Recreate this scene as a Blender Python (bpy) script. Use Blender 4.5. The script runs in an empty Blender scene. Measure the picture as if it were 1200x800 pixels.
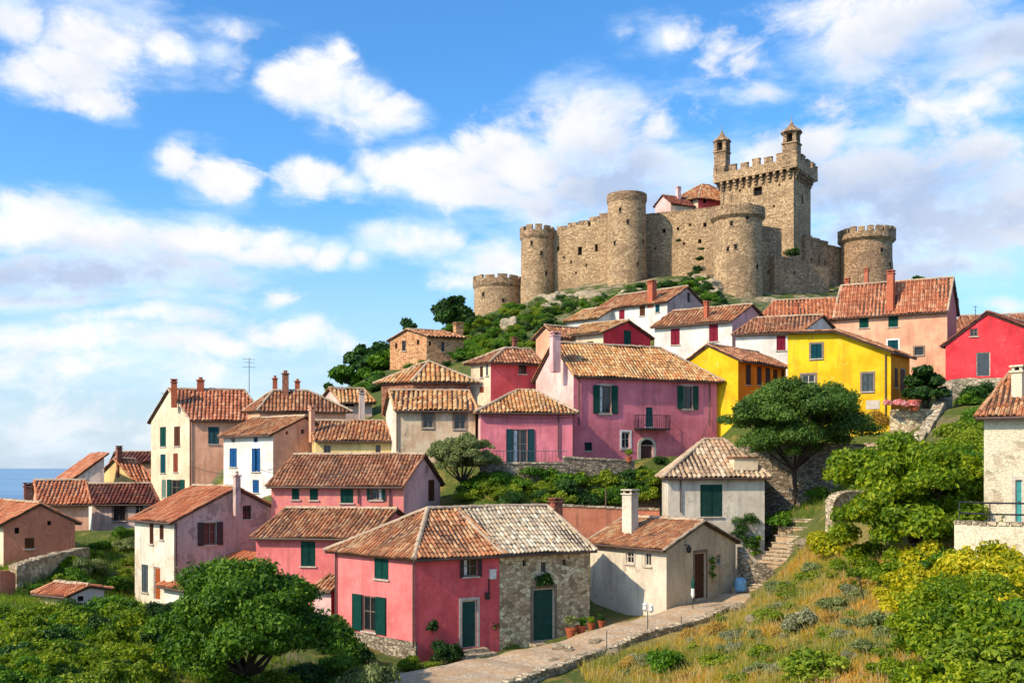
import bpy, math, random
import numpy as np
from mathutils import Vector
random.seed(7); RNG = np.random.default_rng(11)
S = bpy.context.scene; COL = S.collection
R = math.radians
F, HZ = 1200.0, 548.0            # focal length in photo pixels, row of the sea horizon; camera level at the origin

# ------------------------------------------------------------------ camera, sky, sun, exposure
cam = bpy.data.cameras.new('camera'); co = bpy.data.objects.new('camera', cam); COL.objects.link(co)
co.location = (0, 0, 0); co.rotation_euler = (R(90), 0, 0)
cam.sensor_width = 36; cam.lens = 36; cam.shift_y = (HZ-400)/1200; cam.clip_start = .5; cam.clip_end = 200000
S.camera = co
S.view_settings.view_transform = 'Standard'; S.view_settings.look = 'None'; S.view_settings.exposure = 0.64; S.view_settings.gamma = 1
SUN_AZ, SUN_EL = 213.0, 37.0      # degrees from +X, and above the horizon
sd = Vector((math.cos(R(SUN_AZ))*math.cos(R(SUN_EL)), math.sin(R(SUN_AZ))*math.cos(R(SUN_EL)), math.sin(R(SUN_EL))))
sl = bpy.data.lights.new('sun', 'SUN'); sl.energy = 3.5; sl.angle = R(.55); sl.color = (1, .86, .67)
so = bpy.data.objects.new('sun', sl); COL.objects.link(so); so.rotation_euler = (-sd).to_track_quat('-Z', 'Y').to_euler()

class NT:
    def __init__(s, tree): s.t = tree; s.n = tree.nodes; s.l = tree.links
    def node(s, typ, **kw):
        n = s.n.new(typ)
        for k, v in kw.items():
            if k[0] == 'i' and k[1:].isdigit(): s.put(n.inputs[int(k[1:])], v)
            elif k.startswith('I_'): s.put(n.inputs[k[2:].replace('_', ' ')], v)
            else: setattr(n, k, v)
        return n
    def put(s, inp, v):
        if isinstance(v, bpy.types.NodeSocket): s.l.new(v, inp)
        else: inp.default_value = v
    def math(s, op, a, b=0., c=None, clamp=False):
        n = s.node('ShaderNodeMath', operation=op, use_clamp=clamp); s.put(n.inputs[0], a); s.put(n.inputs[1], b)
        if c is not None: s.put(n.inputs[2], c)
        return n.outputs[0]
    def vmath(s, op, a, b=(0, 0, 0)):
        n = s.node('ShaderNodeVectorMath', operation=op); s.put(n.inputs[0], a); s.put(n.inputs[1], b)
        return n.outputs['Value'] if op in ('LENGTH', 'DISTANCE', 'DOT_PRODUCT') else n.outputs[0]
    def mix(s, f, a, b, mode='MIX'):
        n = s.node('ShaderNodeMix', data_type='RGBA', blend_type=mode); s.put(n.inputs[0], f)
        s.put(n.inputs[6], a if isinstance(a, bpy.types.NodeSocket) else tuple(a)[:3]+(1,))
        s.put(n.inputs[7], b if isinstance(b, bpy.types.NodeSocket) else tuple(b)[:3]+(1,))
        return n.outputs[2]
    def smooth(s, v, a, b, x=0., y=1.):
        n = s.node('ShaderNodeMapRange', interpolation_type='SMOOTHSTEP'); s.put(n.inputs[0], v)
        n.inputs[1].default_value = a; n.inputs[2].default_value = b; n.inputs[3].default_value = x; n.inputs[4].default_value = y
        return n.outputs[0]
    def noise(s, vec, scale, detail=4, rough=.55, dist=0.):
        n = s.node('ShaderNodeTexNoise'); s.put(n.inputs['Vector'], vec)
        n.inputs['Scale'].default_value = scale; n.inputs['Detail'].default_value = detail; n.inputs['Roughness'].default_value = rough; n.inputs['Distortion'].default_value = dist
        return n.outputs[0]
    def ramp(s, f, stops, interp='LINEAR'):
        n = s.node('ShaderNodeValToRGB'); s.put(n.inputs[0], f); cr = n.color_ramp; cr.interpolation = interp
        while len(cr.elements) < len(stops): cr.elements.new(.5)
        for e, (p, c) in zip(cr.elements, stops): e.position = p; e.color = tuple(c)[:3]+(1,)
        return n.outputs[0]

def lin(c):      # 0-255 sRGB -> linear
    return tuple((x/255/12.92 if x/255 <= .04045 else ((x/255+.055)/1.055)**2.4) for x in c)
def azel(px, py):
    k, h = (px-600)/F, (HZ-py)/F
    return math.atan2(k, 1), math.atan2(h, math.sqrt(1+k*k))

wd = bpy.data.worlds.new('World'); S.world = wd; wd.use_nodes = True
W = NT(wd.node_tree); W.n.clear()
STR = .102
sky = W.node('ShaderNodeTexSky', sky_type='NISHITA', sun_disc=False, sun_elevation=R(SUN_EL), sun_rotation=R(90-SUN_AZ), altitude=50, air_density=1.0, dust_density=1.2, ozone_density=2.0)
tc = W.node('ShaderNodeTexCoord').outputs['Generated']
sep = W.node('ShaderNodeSeparateXYZ', I_Vector=tc)
az = W.math('ARCTAN2', sep.outputs[0], sep.outputs[1]); el = W.math('ARCSINE', sep.outputs[2])
cx = W.node('ShaderNodeCombineXYZ'); W.l.new(az, cx.inputs[0]); W.l.new(el, cx.inputs[1])
wn = W.node('ShaderNodeTexNoise'); W.put(wn.inputs['Vector'], tc); wn.inputs['Scale'].default_value = 9; wn.inputs['Detail'].default_value = 6
wob = W.vmath('MULTIPLY', W.vmath('SUBTRACT', wn.outputs['Color'], (.5, .5, .5)), (.085, .06, 0))
pv = W.vmath('ADD', cx.outputs[0], wob)
CL = [(10,20,42,30,1),(125,35,75,45,1),(85,75,60,30,.95),(25,88,55,22,.8),(110,110,42,18,.8),(190,50,35,28,.9),
 (375,105,58,42,1.05),(435,140,52,28,.95),(335,98,34,28,.95),(398,64,22,15,.7),(415,115,40,30,1),
 (197,182,32,22,1),(250,205,45,28,1.05),(225,200,30,14,.6),(355,215,50,25,1),(400,225,40,16,.7),
 (490,208,85,34,1.05),(610,185,90,52,1.15),(695,160,85,52,1.1),(550,225,110,26,.95),(640,235,95,34,.95),(770,190,75,42,.95),(780,150,32,18,.7),(700,215,120,36,.9),(820,200,40,30,.6),
 (50,262,90,30,1.0),(130,285,95,32,1.05),(235,285,95,30,1.05),(290,305,65,22,.9),(100,320,190,26,.8),(200,315,130,18,.6),
 (390,308,30,20,1),(350,300,30,16,.7),(432,310,20,12,.6),(480,282,55,15,.72),(325,358,35,14,.55),(90,430,180,40,.45),(260,440,120,30,.4),(60,500,160,30,.4),(1060,220,220,110,.5),(720,230,160,60,.5),
 (60,392,140,24,.72),(200,408,150,20,.68),(350,395,70,20,.85),(150,375,120,14,.6),(60,345,160,14,.55),
 (245,50,30,24,.5),(255,30,50,16,.5),(780,45,48,28,.95),(895,103,34,17,.85),(850,60,40,22,.55),(735,35,24,12,.5),(880,75,40,18,.5),
 (1060,30,155,42,.95),(1180,55,90,45,.95),(960,25,70,28,.6),(1120,128,70,24,.78),(1060,145,50,14,.6),(1170,105,40,20,.5),
 (960,175,55,36,.95),(1010,205,95,52,1.05),(1085,260,120,62,1),(1180,230,90,70,1),(1150,175,60,26,.9),(900,190,60,30,.8),(1030,160,60,22,.75),(1100,310,130,34,.75),
 (590,305,50,28,.72),(1170,357,40,14,.95),(560,330,40,14,.5)]
dens = None
for px, py, rx, ry, st in CL:
    a, e = azel(px, py); ra, re = rx/F*1.04, ry/F*1.04
    d = W.vmath('LENGTH', W.vmath('MULTIPLY', W.vmath('SUBTRACT', pv, (a, e, 0)), (1/ra, 1/re, 0)))
    v = W.math('MULTIPLY_ADD', d, -st, st)
    dens = v if dens is None else W.math('MAXIMUM', dens, v)
tcs = W.vmath('MULTIPLY', tc, (1, 1, 1.5))
n1 = W.noise(tcs, 13, 12, .66, .35); n2 = W.noise(tcs, 5, 3, .5)
# clouds outside the photo's field: plain noise clouds
g = W.math('MULTIPLY_ADD', n2, 1.9, -1.02)
out = W.smooth(W.math('ABSOLUTE', az), .50, .95)
dens = W.math('ADD', W.math('MULTIPLY', dens, W.math('SUBTRACT', 1., out)), W.math('MULTIPLY', g, out))
cd = W.math('ADD', dens, W.math('MULTIPLY_ADD', n1, 2.7, -1.42))
mask = W.math('MULTIPLY', W.smooth(cd, -.06, .68), W.smooth(el, -.01, .06))
wisp = W.math('MULTIPLY', W.smooth(W.math('ADD', W.noise(W.vmath('MULTIPLY', tc, (3, 3, 9)), 2.2, 7, .62), W.math('MULTIPLY', dens, .3)), .42, .80), .62)
# blue-grey undersides
SH = [(100,325,200,34,1),(740,225,110,60,.8),(1060,250,170,80,.9),(1150,60,170,40,.65),(640,240,120,35,.4),(950,230,60,60,.6),(1110,320,120,40,.7)]
sh = None
for px, py, rx, ry, st in SH:
    a, e = azel(px, py)
    d = W.vmath('LENGTH', W.vmath('MULTIPLY', W.vmath('SUBTRACT', pv, (a, e, 0)), (F/rx/1.3, F/ry/1.3, 0)))
    v = W.math('MULTIPLY_ADD', d, -st, st); sh = v if sh is None else W.math('MAXIMUM', sh, v)
n3 = W.noise(W.vmath('ADD', tcs, (.0, .0, .03)), 16, 6, .6)
sh = W.math('MULTIPLY', W.math('ADD', W.smooth(sh, -.1, .85), W.math('ADD', W.smooth(n2, .45, .7, 0, .22), W.smooth(n3, .42, .68, 0, .28))), .9, clamp=True)
B = 1/STR
cloudc = W.mix(sh, tuple(B*x for x in (.68, .675, .67)), tuple(B*x for x in (.32, .40, .55)))
low = W.smooth(el, .0, .27, 1, 0)
skyc = W.node('ShaderNodeHueSaturation', I_Saturation=1.25, I_Value=1.22, I_Color=sky.outputs[0]).outputs[0]
skyc = W.mix(1., skyc, (.80, 1.13, 1.30), 'MULTIPLY')
skyc = W.mix(W.math('MULTIPLY', low, .80), skyc, tuple(B*x for x in (.41, .49, .59)))
c = W.mix(wisp, skyc, tuple(B*x for x in (.66, .72, .8)))
c = W.mix(mask, c, cloudc)
bg = W.node('ShaderNodeBackground', I_Color=c, I_Strength=STR)
wo = W.node('ShaderNodeOutputWorld'); W.l.new(bg.outputs[0], wo.inputs[0])
wd.cycles.sampling_method = 'MANUAL'; wd.cycles.sample_map_resolution = 512

# ------------------------------------------------------------------ materials
def newmat(name):
    m = bpy.data.materials.new(name); m.use_nodes = True; t = NT(m.node_tree)
    b = t.n['Principled BSDF']; b.inputs['Specular IOR Level'].default_value = .2; b.inputs['Roughness'].default_value = .9
    return m, t, b
MC = {}
def plaster(rgb, patch=None, pa=.0, stain=.35, rough=.5):
    key = ('p', rgb, patch, pa, stain)
    if key in MC: return MC[key]
    m, t, b = newmat('plaster_%d_%d_%d' % rgb); c = lin(rgb)
    co_ = t.node('ShaderNodeTexCoord').outputs['Object']
    nb = t.noise(co_, .55, 5, .6); nf = t.noise(co_, 3.2, 5, .65); st = t.noise(t.vmath('MULTIPLY', co_, (2.2, 2.2, .28)), 1.3, 5, .6)
    lo = tuple(x*f for x, f in zip(c, (.72, .66, .64))); hi = tuple(min(.85, x*1.12+.012) for x in c)
    k = t.mix(t.smooth(nb, .34, .66), lo, hi); k = t.mix(.25, k, c)
    wm = t.smooth(t.noise(co_, 1.6, 9, .75), .56, .68)
    k = t.mix(t.math('MULTIPLY', wm, .38), k, tuple(min(.85, x*.8+.16) for x in c))
    dk = t.smooth(t.noise(t.vmath('ADD', co_, (7, 3, 1)), 2.3, 9, .78), .60, .70)
    k = t.mix(t.math('MULTIPLY', dk, .35), k, tuple(x*.5+.02 for x in c))
    k = t.mix(t.math('MULTIPLY', t.smooth(nf, .48, .72), .30), k, tuple(min(.85, x*1.1+.03) for x in c))
    k = t.mix(t.math('MULTIPLY', t.smooth(st, .50, .70), min(.8, stain+.22)), k, tuple(x*.42+.03 for x in c))
    if patch:
        pm = t.math('MULTIPLY', t.smooth(t.noise(co_, 1.1, 9, .72), .60-pa*.22, .70-pa*.22), .75)
        k = t.mix(pm, k, t.mix(nf, tuple(x*.7 for x in lin(patch)), lin(patch)))
    t.l.new(k, b.inputs[0])
    bp = t.node('ShaderNodeBump', I_Strength=rough, I_Distance=.05, I_Height=t.math('ADD', nf, t.math('MULTIPLY', t.noise(co_, 14, 3), .4)))
    t.l.new(bp.outputs[0], b.inputs['Normal']); MC[key] = m; return m
def stone(c1, c2, mortar, scale=2.6, zs=1.5, mw=.06, big=.35, key=None, render=None, ra=.5, bd=.06):
    kk = ('s', c1, c2, mortar, scale, zs, mw, render, ra)
    if kk in MC: return MC[kk]
    m, t, b = newmat('stone_%d_%d_%d' % c1)
    co_ = t.node('ShaderNodeTexCoord').outputs['Object']
    nz = t.node('ShaderNodeTexNoise'); t.put(nz.inputs['Vector'], co_); nz.inputs['Scale'].default_value = 1.7
    v = t.vmath('ADD', t.vmath('MULTIPLY', co_, (1, 1, zs)), t.vmath('MULTIPLY', nz.outputs['Color'], (.22, .22, .22)))
    vo = t.node('ShaderNodeTexVoronoi', I_Vector=v, I_Scale=scale, I_Randomness=.85)
    ve = t.node('ShaderNodeTexVoronoi', feature='DISTANCE_TO_EDGE', I_Vector=v, I_Scale=scale, I_Randomness=.85)
    sp = t.node('ShaderNodeSeparateColor', I_Color=vo.outputs['Color'])
    k = t.ramp(sp.outputs[0], [(0, tuple(x*.55 for x in lin(c2))), (.3, lin(c2)), (.7, lin(c1)), (1, tuple(min(.8, x*1.25) for x in lin(c1)))])
    nf = t.noise(co_, 6, 5, .65); nb = t.noise(co_, .35, 5, .6)
    k = t.mix(t.math('MULTIPLY', t.smooth(nf, .35, .7), .35), k, tuple(x*.5 for x in lin(c2)))
    k = t.mix(t.smooth(ve.outputs['Distance'], mw*.4, mw*1.3, .85, 0), k, lin(mortar))
    k = t.mix(t.math('MULTIPLY', t.smooth(nb, .42, .7), big), k, tuple(x*.52 for x in lin(c2)))
    st = t.noise(t.vmath('MULTIPLY', co_, (1.2, 1.2, .18)), .9, 5, .65)
    k = t.mix(t.math('MULTIPLY', t.smooth(st, .5, .75), big), k, tuple(x*.45 for x in lin(c2)))
    blot = t.smooth(t.noise(t.vmath('ADD', co_, (5, 9, 2)), .22, 8, .7), .52, .62)
    k = t.mix(t.math('MULTIPLY', blot, big*.8), k, tuple(x*.55+.02 for x in lin(c2)))
    h = t.math('ADD', t.smooth(ve.outputs['Distance'], 0, mw*2.2), t.math('MULTIPLY', nf, .7))
    h = t.math('ADD', h, t.math('MULTIPLY', sp.outputs[1], .6))
    if render:
        pm = t.smooth(t.noise(co_, .8, 7, .7), .62-ra*.3, .70-ra*.3)
        k = t.mix(pm, k, t.mix(nf, tuple(x*.75 for x in lin(render)), lin(render)))
        h = t.math('MULTIPLY_ADD', pm, .6, h)
    t.l.new(k, b.inputs[0])
    bp = t.node('ShaderNodeBump', I_Strength=.9, I_Distance=bd, I_Height=h)
    t.l.new(bp.outputs[0], b.inputs['Normal']); MC[kk] = m; return m
def tilemat(name, cols, lich=.25):
    key = ('t', name)
    if key in MC: return MC[key]
    m, t, b = newmat('tiles_'+name)
    a = t.node('ShaderNodeAttribute', attribute_name='rnd').outputs['Fac']
    co_ = t.node('ShaderNodeTexCoord').outputs['Object']
    n = len(cols); k = t.ramp(a, [(i/n, lin(c)) for i, c in enumerate(cols)], 'CONSTANT')
    mean = tuple(sum(lin(c)[j] for c in cols)/n for j in range(3))
    k = t.mix(.45, k, mean)
    nb = t.noise(co_, .45, 5, .6); nf = t.noise(co_, 7, 5, .7)
    k = t.mix(t.math('MULTIPLY', t.smooth(nb, .45, .7), .45), k, tuple(x*.5 for x in mean))
    k = t.mix(t.math('MULTIPLY', t.smooth(nf, .5, .7), .45), k, tuple(x*.45 for x in mean))
    k = t.mix(t.math('MULTIPLY', t.smooth(t.noise(co_, 1.1, 6, .7), .52, .66), lich), k, lin((188, 168, 128)))
    t.l.new(k, b.inputs[0]); b.inputs['Roughness'].default_value = .85
    bp = t.node('ShaderNodeBump', I_Strength=.4, I_Distance=.02, I_Height=nf); t.l.new(bp.outputs[0], b.inputs['Normal'])
    MC[key] = m; return m
TILES = {
 'orange': ([(198,120,78),(180,100,64),(210,138,96),(150,84,58),(218,160,120),(190,110,70)], .2),
 'red':    ([(192,116,80),(170,94,64),(204,136,98),(144,84,62),(214,160,124),(180,104,72)], .1),
 'mixed':  ([(190,120,78),(142,88,60),(208,152,106),(104,70,54),(216,176,130),(176,100,60),(152,102,72)], .35),
 'brown':  ([(168,108,74),(132,82,60),(190,130,92),(98,66,52),(206,156,116),(156,92,62)], .3),
 'yellow': ([(206,154,92),(180,118,66),(214,176,124),(128,84,52),(190,104,58),(222,188,140)], .5),
 'pale':   ([(206,180,146),(172,142,114),(216,196,166),(120,98,80),(192,150,112),(156,126,102)], .4),
 'ash':    ([(214,200,172),(180,162,136),(224,212,190),(132,116,98),(196,166,128),(162,144,120)], .5),
 'maroon': ([(118,62,50),(96,52,46),(140,78,60),(76,44,40),(156,96,74),(110,58,46)], .12)}
def tiles(n): return tilemat(n, *TILES[n])
def paint(rgb, wave=None, rough=.6, spec=.3, sc=9.):
    key = ('c', rgb, wave)
    if key in MC: return MC[key]
    m, t, b = newmat('paint_%d_%d_%d' % rgb); c = lin(rgb)
    co_ = t.node('ShaderNodeTexCoord').outputs['Object']; nf = t.noise(co_, 4, 5, .6)
    k = t.mix(t.smooth(nf, .3, .75), tuple(x*.75 for x in c), tuple(min(.85, x*1.12) for x in c))
    if wave:
        wv = t.node('ShaderNodeTexWave', bands_direction=wave, wave_profile='SAW', I_Vector=co_, I_Scale=sc/6.283)
        k = t.mix(t.smooth(wv.outputs['Fac'], .55, 1., 0, .6), k, tuple(x*.35 for x in c))
        bp = t.node('ShaderNodeBump', I_Strength=.8, I_Distance=.03, I_Height=wv.outputs['Fac']); t.l.new(bp.outputs[0], b.inputs['Normal'])
    t.l.new(k, b.inputs[0]); b.inputs['Roughness'].default_value = rough; b.inputs['Specular IOR Level'].default_value = spec
    MC[key] = m; return m
def leafmat(name, cols, tr=.35):
    m, t, b = newmat('leaf_'+name)
    a = t.node('ShaderNodeAttribute', attribute_name='rnd').outputs['Fac']
    o = t.node('ShaderNodeObjectInfo').outputs['Random']
    f = t.math('ADD', t.math('MULTIPLY', a, .8), t.math('MULTIPLY', o, .2))
    n = len(cols); k = t.ramp(f, [(i/(n-1), lin(c)) for i, c in enumerate(cols)])
    t.l.new(k, b.inputs[0]); b.inputs['Roughness'].default_value = .55; b.inputs['Specular IOR Level'].default_value = .25
    tb = t.node('ShaderNodeBsdfTranslucent', I_Color=t.mix(1., k, (1.25, 1.3, .5), 'MULTIPLY'))
    ms = t.node('ShaderNodeMixShader', i0=tr); t.l.new(b.outputs[0], ms.inputs[1]); t.l.new(tb.outputs[0], ms.inputs[2])
    t.l.new(ms.outputs[0], t.n['Material Output'].inputs[0]); return m
GREEN = paint((12, 88, 78), 'Z', sc=60); TEAL = paint((20, 92, 104), 'Z', sc=60); BLUE = paint((38, 110, 178), 'Z', sc=60)
BROWN = paint((112, 66, 44), 'Z', sc=60); REDSH = paint((170, 44, 70), 'Z', sc=60); GREYSH = paint((110, 122, 128), 'Z', sc=60)
DKBROWN = paint((62, 50, 48)); ORSH = paint((176, 88, 56), 'Z', sc=60); PALEG = paint((150, 176, 160), 'Z', sc=60); DGREY = paint((62, 74, 84), 'X', sc=30)
DGREEN = paint((14, 70, 58), 'X', sc=34); DOORBR = paint((84, 44, 32), 'X', sc=34); DOORRED = paint((168, 84, 36), 'X', sc=34)
TRIM = paint((196, 182, 164)); TRIMDK = paint((128, 110, 96)); WHITE = paint((228, 222, 214)); IRON = paint((36, 36, 38), rough=.5, spec=.5)
PIPE = paint((92, 74, 68)); MORTAR = plaster((184, 160, 132)); WOODDK = paint((74, 54, 42)); TERRA = paint((178, 92, 58)); GUT = paint((88, 68, 58))
gm, gt, gb = newmat('window_glass'); gb.inputs[0].default_value = (.012, .015, .018, 1); gb.inputs['Roughness'].default_value = .12; gb.inputs['Specular IOR Level'].default_value = .6
GLASS = gm
dm, dt_, db = newmat('dark_interior'); db.inputs[0].default_value = (.012, .010, .009, 1); DARK = dm
BRICKCH = stone((186, 112, 84), (160, 88, 66), (190, 160, 140), 7, 1.6, .05, .3)

# ------------------------------------------------------------------ mesh helpers
class MB:
    def __init__(s): s.v = []; s.f = []; s.m = []; s.r = []; s.blocks = []
    def quad(s, *p, m=0, r=.5):
        i = len(s.v); s.v.extend(tuple(q) for q in p); s.f.append(tuple(range(i, i+len(p)))); s.m.append(m); s.r.append(r)
    def hexa(s, b, t, m=0, r=.5):           # bottom ring, top ring (same count)
        n = len(b); i = len(s.v); s.v.extend(tuple(q) for q in b); s.v.extend(tuple(q) for q in t)
        s.f.append(tuple(range(i+n-1, i-1, -1))); s.f.append(tuple(range(i+n, i+2*n)))
        for j in range(n): s.f.append((i+j, i+(j+1) % n, i+n+(j+1) % n, i+n+j))
        s.m += [m]*(n+2); s.r += [r]*(n+2)
    def box(s, x0, x1, y0, y1, z0, z1, m=0, r=.5, jit=0):
        j = lambda: random.uniform(-jit, jit)
        s.hexa([(x+j(), y+j(), z0) for x, y in ((x0, y0), (x1, y0), (x1, y1), (x0, y1))], [(x+j(), y+j(), z1+j()) for x, y in ((x0, y0), (x1, y0), (x1, y1), (x0, y1))], m, r)
    def obox(s, c, e, n, s0, s1, o0, o1, z0, z1, m=0, r=.5):   # box in a wall frame: c origin, e along, n outward (2D)
        p = lambda a, o, z: (c[0]+e[0]*a+n[0]*o, c[1]+e[1]*a+n[1]*o, z)
        s.hexa([p(s0, o1, z0), p(s1, o1, z0), p(s1, o0, z0), p(s0, o0, z0)], [p(s0, o1, z1), p(s1, o1, z1), p(s1, o0, z1), p(s0, o0, z1)], m, r)
    def tube(s, pts, r0, r1=None, n=6, m=0):
        r1 = r0 if r1 is None else r1; pts = [Vector(p) for p in pts]; rings = []; N = len(pts)
        for i, p in enumerate(pts):
            d = (pts[min(i+1, N-1)]-pts[max(i-1, 0)]).normalized(); a = d.cross(Vector((0, 0, 1)))
            if a.length < .05: a = d.cross(Vector((1, 0, 0)))
            a.normalize(); b = d.cross(a); rr = r0+(r1-r0)*i/max(1, N-1)
            rings.append([p+a*math.cos(2*math.pi*k/n)*rr+b*math.sin(2*math.pi*k/n)*rr for k in range(n)])
        for q, w in zip(rings[:-1], rings[1:]):
            i = len(s.v); s.v += [tuple(x) for x in q]+[tuple(x) for x in w]
            for k in range(n): s.f.append((i+k, i+(k+1) % n, i+n+(k+1) % n, i+n+k)); s.m.append(m); s.r.append(.5)
        for q in (rings[0][::-1], rings[-1]): s.quad(*q, m=m)
    def lathe(s, prof, c=(0, 0, 0), n=16, m=0):
        rs = [[(c[0]+r*math.cos(2*math.pi*k/n), c[1]+r*math.sin(2*math.pi*k/n), c[2]+z) for k in range(n)] for r, z in prof]
        for q, w in zip(rs[:-1], rs[1:]):
            i = len(s.v); s.v += q+w
            for k in range(n): s.f.append((i+k, i+(k+1) % n, i+n+(k+1) % n, i+n+k)); s.m.append(m); s.r.append(.5)
        s.quad(*rs[0][::-1], m=m); s.quad(*rs[-1], m=m)
    def arr(s, V, Q, m=0, rnd=None):        # numpy block: V (n,3), Q (k,4 or 3)
        s.blocks.append((V, Q, m, rnd))
    def build(s, name, mats, parent=None, O=(0, 0, 0), smooth=False):
        V = [np.array(s.v, float).reshape(-1, 3)]; off = len(s.v); loops = [np.array([i for f in s.f for i in f], int)]
        cnt = [np.array([len(f) for f in s.f], int)]; mi = [np.array(s.m, int)]; rn = [np.array(s.r, float)]
        for v, q, m, rd in s.blocks:
            V.append(v); loops.append((q+off).ravel()); cnt.append(np.full(len(q), q.shape[1])); mi.append(np.full(len(q), m)); rn.append(np.full(len(q), .5) if rd is None else rd); off += len(v)
        V = np.concatenate(V)-np.array(O, float); loops = np.concatenate(loops); cnt = np.concatenate(cnt)
        me = bpy.data.meshes.new(name); me.vertices.add(len(V)); me.vertices.foreach_set('co', V.ravel())
        me.loops.add(len(loops)); me.loops.foreach_set('vertex_index', loops.astype(np.int32))
        me.polygons.add(len(cnt)); st = np.concatenate([[0], np.cumsum(cnt)[:-1]]) if len(cnt) else cnt
        me.polygons.foreach_set('loop_start', st.astype(np.int32)); me.polygons.foreach_set('loop_total', cnt.astype(np.int32))
        mats = mats if isinstance(mats, (list, tuple)) else [mats]
        for m in mats: me.materials.append(m)
        me.polygons.foreach_set('material_index', np.concatenate(mi).astype(np.int32))
        me.polygons.foreach_set('use_smooth', np.full(len(cnt), smooth))
        at = me.attributes.new('rnd', 'FLOAT', 'FACE'); at.data.foreach_set('value', np.concatenate(rn).astype(np.float32))
        me.update(calc_edges=True); me.validate()
        o = bpy.data.objects.new(name, me); COL.objects.link(o)
        if parent: o.parent = parent
        return o
def tag(o, label=None, cat=None, group=None, kind=None):
    for k, v in (('label', label), ('category', cat), ('group', group), ('kind', kind)):
        if v: o[k] = v
    return o
def empty(name, loc, label, cat, group=None):
    o = bpy.data.objects.new(name, None); COL.objects.link(o); o.location = loc; o.empty_display_size = .5
    return tag(o, label, cat, group)
def P(px, py, d): return Vector(((px-600)/F*d, d, (HZ-py)/F*d))

# ------------------------------------------------------------------ roof tiles
def tile_plane(mb, poly, w=.3, L=.42, m=0):
    """rows of curved tiles over a planar convex polygon whose first edge is the eave"""
    poly = [np.array(p, float) for p in poly]
    e = poly[1]-poly[0]; e /= np.linalg.norm(e)
    nn = np.cross(poly[1]-poly[0], poly[2]-poly[0]); nn /= np.linalg.norm(nn)
    if nn[2] < 0: nn = -nn
    f = np.cross(nn, e)
    if f[2] < 0: f = -f
    O = poly[0]; st = np.array([[(p-O)@e, (p-O)@f] for p in poly]); N = len(st)
    s0, s1 = st[:, 0].min(), st[:, 0].max(); nc = max(1, int(round((s1-s0)/w))); w = (s1-s0)/nc
    T = []
    for i in range(nc):
        s = s0+(i+.5)*w; ts = []
        for k in range(N):
            a, b = st[k], st[(k+1) % N]
            if (a[0]-s)*(b[0]-s) < 0: ts.append(a[1]+(b[1]-a[1])*(s-a[0])/(b[0]-a[0]))
        if len(ts) < 2: continue
        t0, t1 = min(ts), max(ts)
        if t1-t0 < .08: continue
        wav = random.uniform(-.015, .015); t = t0
        while t < t1-.03:
            T.append((s0+i*w+wav+random.uniform(-.012, .012), t-random.uniform(.0, .03), min(t+L+.03, t1), random.random(), random.choice((random.uniform(-.012, .014), random.uniform(-.012, .014), random.uniform(-.02, .04))))); t += L
    if not T: return
    T = np.array(T); X = np.array([0, .22, .34, .58, .82, .94])*w; H = np.array([0, .0, .20, .27, .20, .0])*w
    n = len(T); V = np.zeros((n, 2, 6, 3))
    sag = lambda s, t: .04*np.sin(s*1.1+poly[0][0])+.03*np.sin(t*1.7+s*.6)+.02*np.sin(s*3.1+t*2.2)
    for a, (tc_, up) in enumerate(((T[:, 1], .055), (T[:, 2], .012))):
        tap = 1.0 if a == 0 else .9
        for j in range(6):
            ss = T[:, 0]+w*.5+(X[j]-w*.5)*tap; h = H[j]+up*(1 if j in (2, 3, 4) else .4)+T[:, 4]+sag(ss, tc_)
            V[:, a, j] = O+ss[:, None]*e+tc_[:, None]*f+h[:, None]*nn
    # lower lip
    lip = V[:, 0].copy()-nn*.055; V = np.concatenate([V, lip[:, None]], 1).reshape(-1, 3)
    base = np.arange(n)[:, None]*18
    q = [[j, j+1, 6+j+1, 6+j] for j in range(5)]+[[12+j, 12+j+1, j+1, j] for j in range(1, 5)]
    Q = (base[:, :, None]+np.array(q)[None]).reshape(-1, 4)
    mb.arr(V, Q, m, np.repeat(T[:, 3], len(q)))
def caps(mb, A, B, r=.13, L=.45, m=1):
    A, B = Vector(A), Vector(B); d = B-A; n = max(1, int(d.length/L)); d /= n
    e = d.normalized(); s = e.cross(Vector((0, 0, 1))).normalized(); u = s.cross(e)
    for i in range(n):
        a = A+d*i-e*.03; b = A+d*(i+1)+e*.03; jz = random.uniform(-.015, .02)
        ra, rb = r*random.uniform(1.0, 1.12), r*.92; ring = []
        for p, rr in ((a, ra), (b, rb)):
            ring.append([p+s*math.cos(k*math.pi/5)*rr+u*(math.sin(k*math.pi/5)*rr+jz) for k in range(6)])
        for k in range(5): mb.quad(ring[0][k], ring[0][k+1], ring[1][k+1], ring[1][k], m=m, r=random.random())
        mb.quad(*ring[0], m=m); mb.quad(*ring[1], m=m)
def slab(mb, poly, m=2, t0=.005, t1=.11):
    p = [Vector(q) for q in poly]; nn = (p[1]-p[0]).cross(p[2]-p[0]).normalized()
    if nn.z < 0: nn = -nn
    mb.hexa([q-nn*t1 for q in p], [q-nn*t0 for q in p], m)

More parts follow.
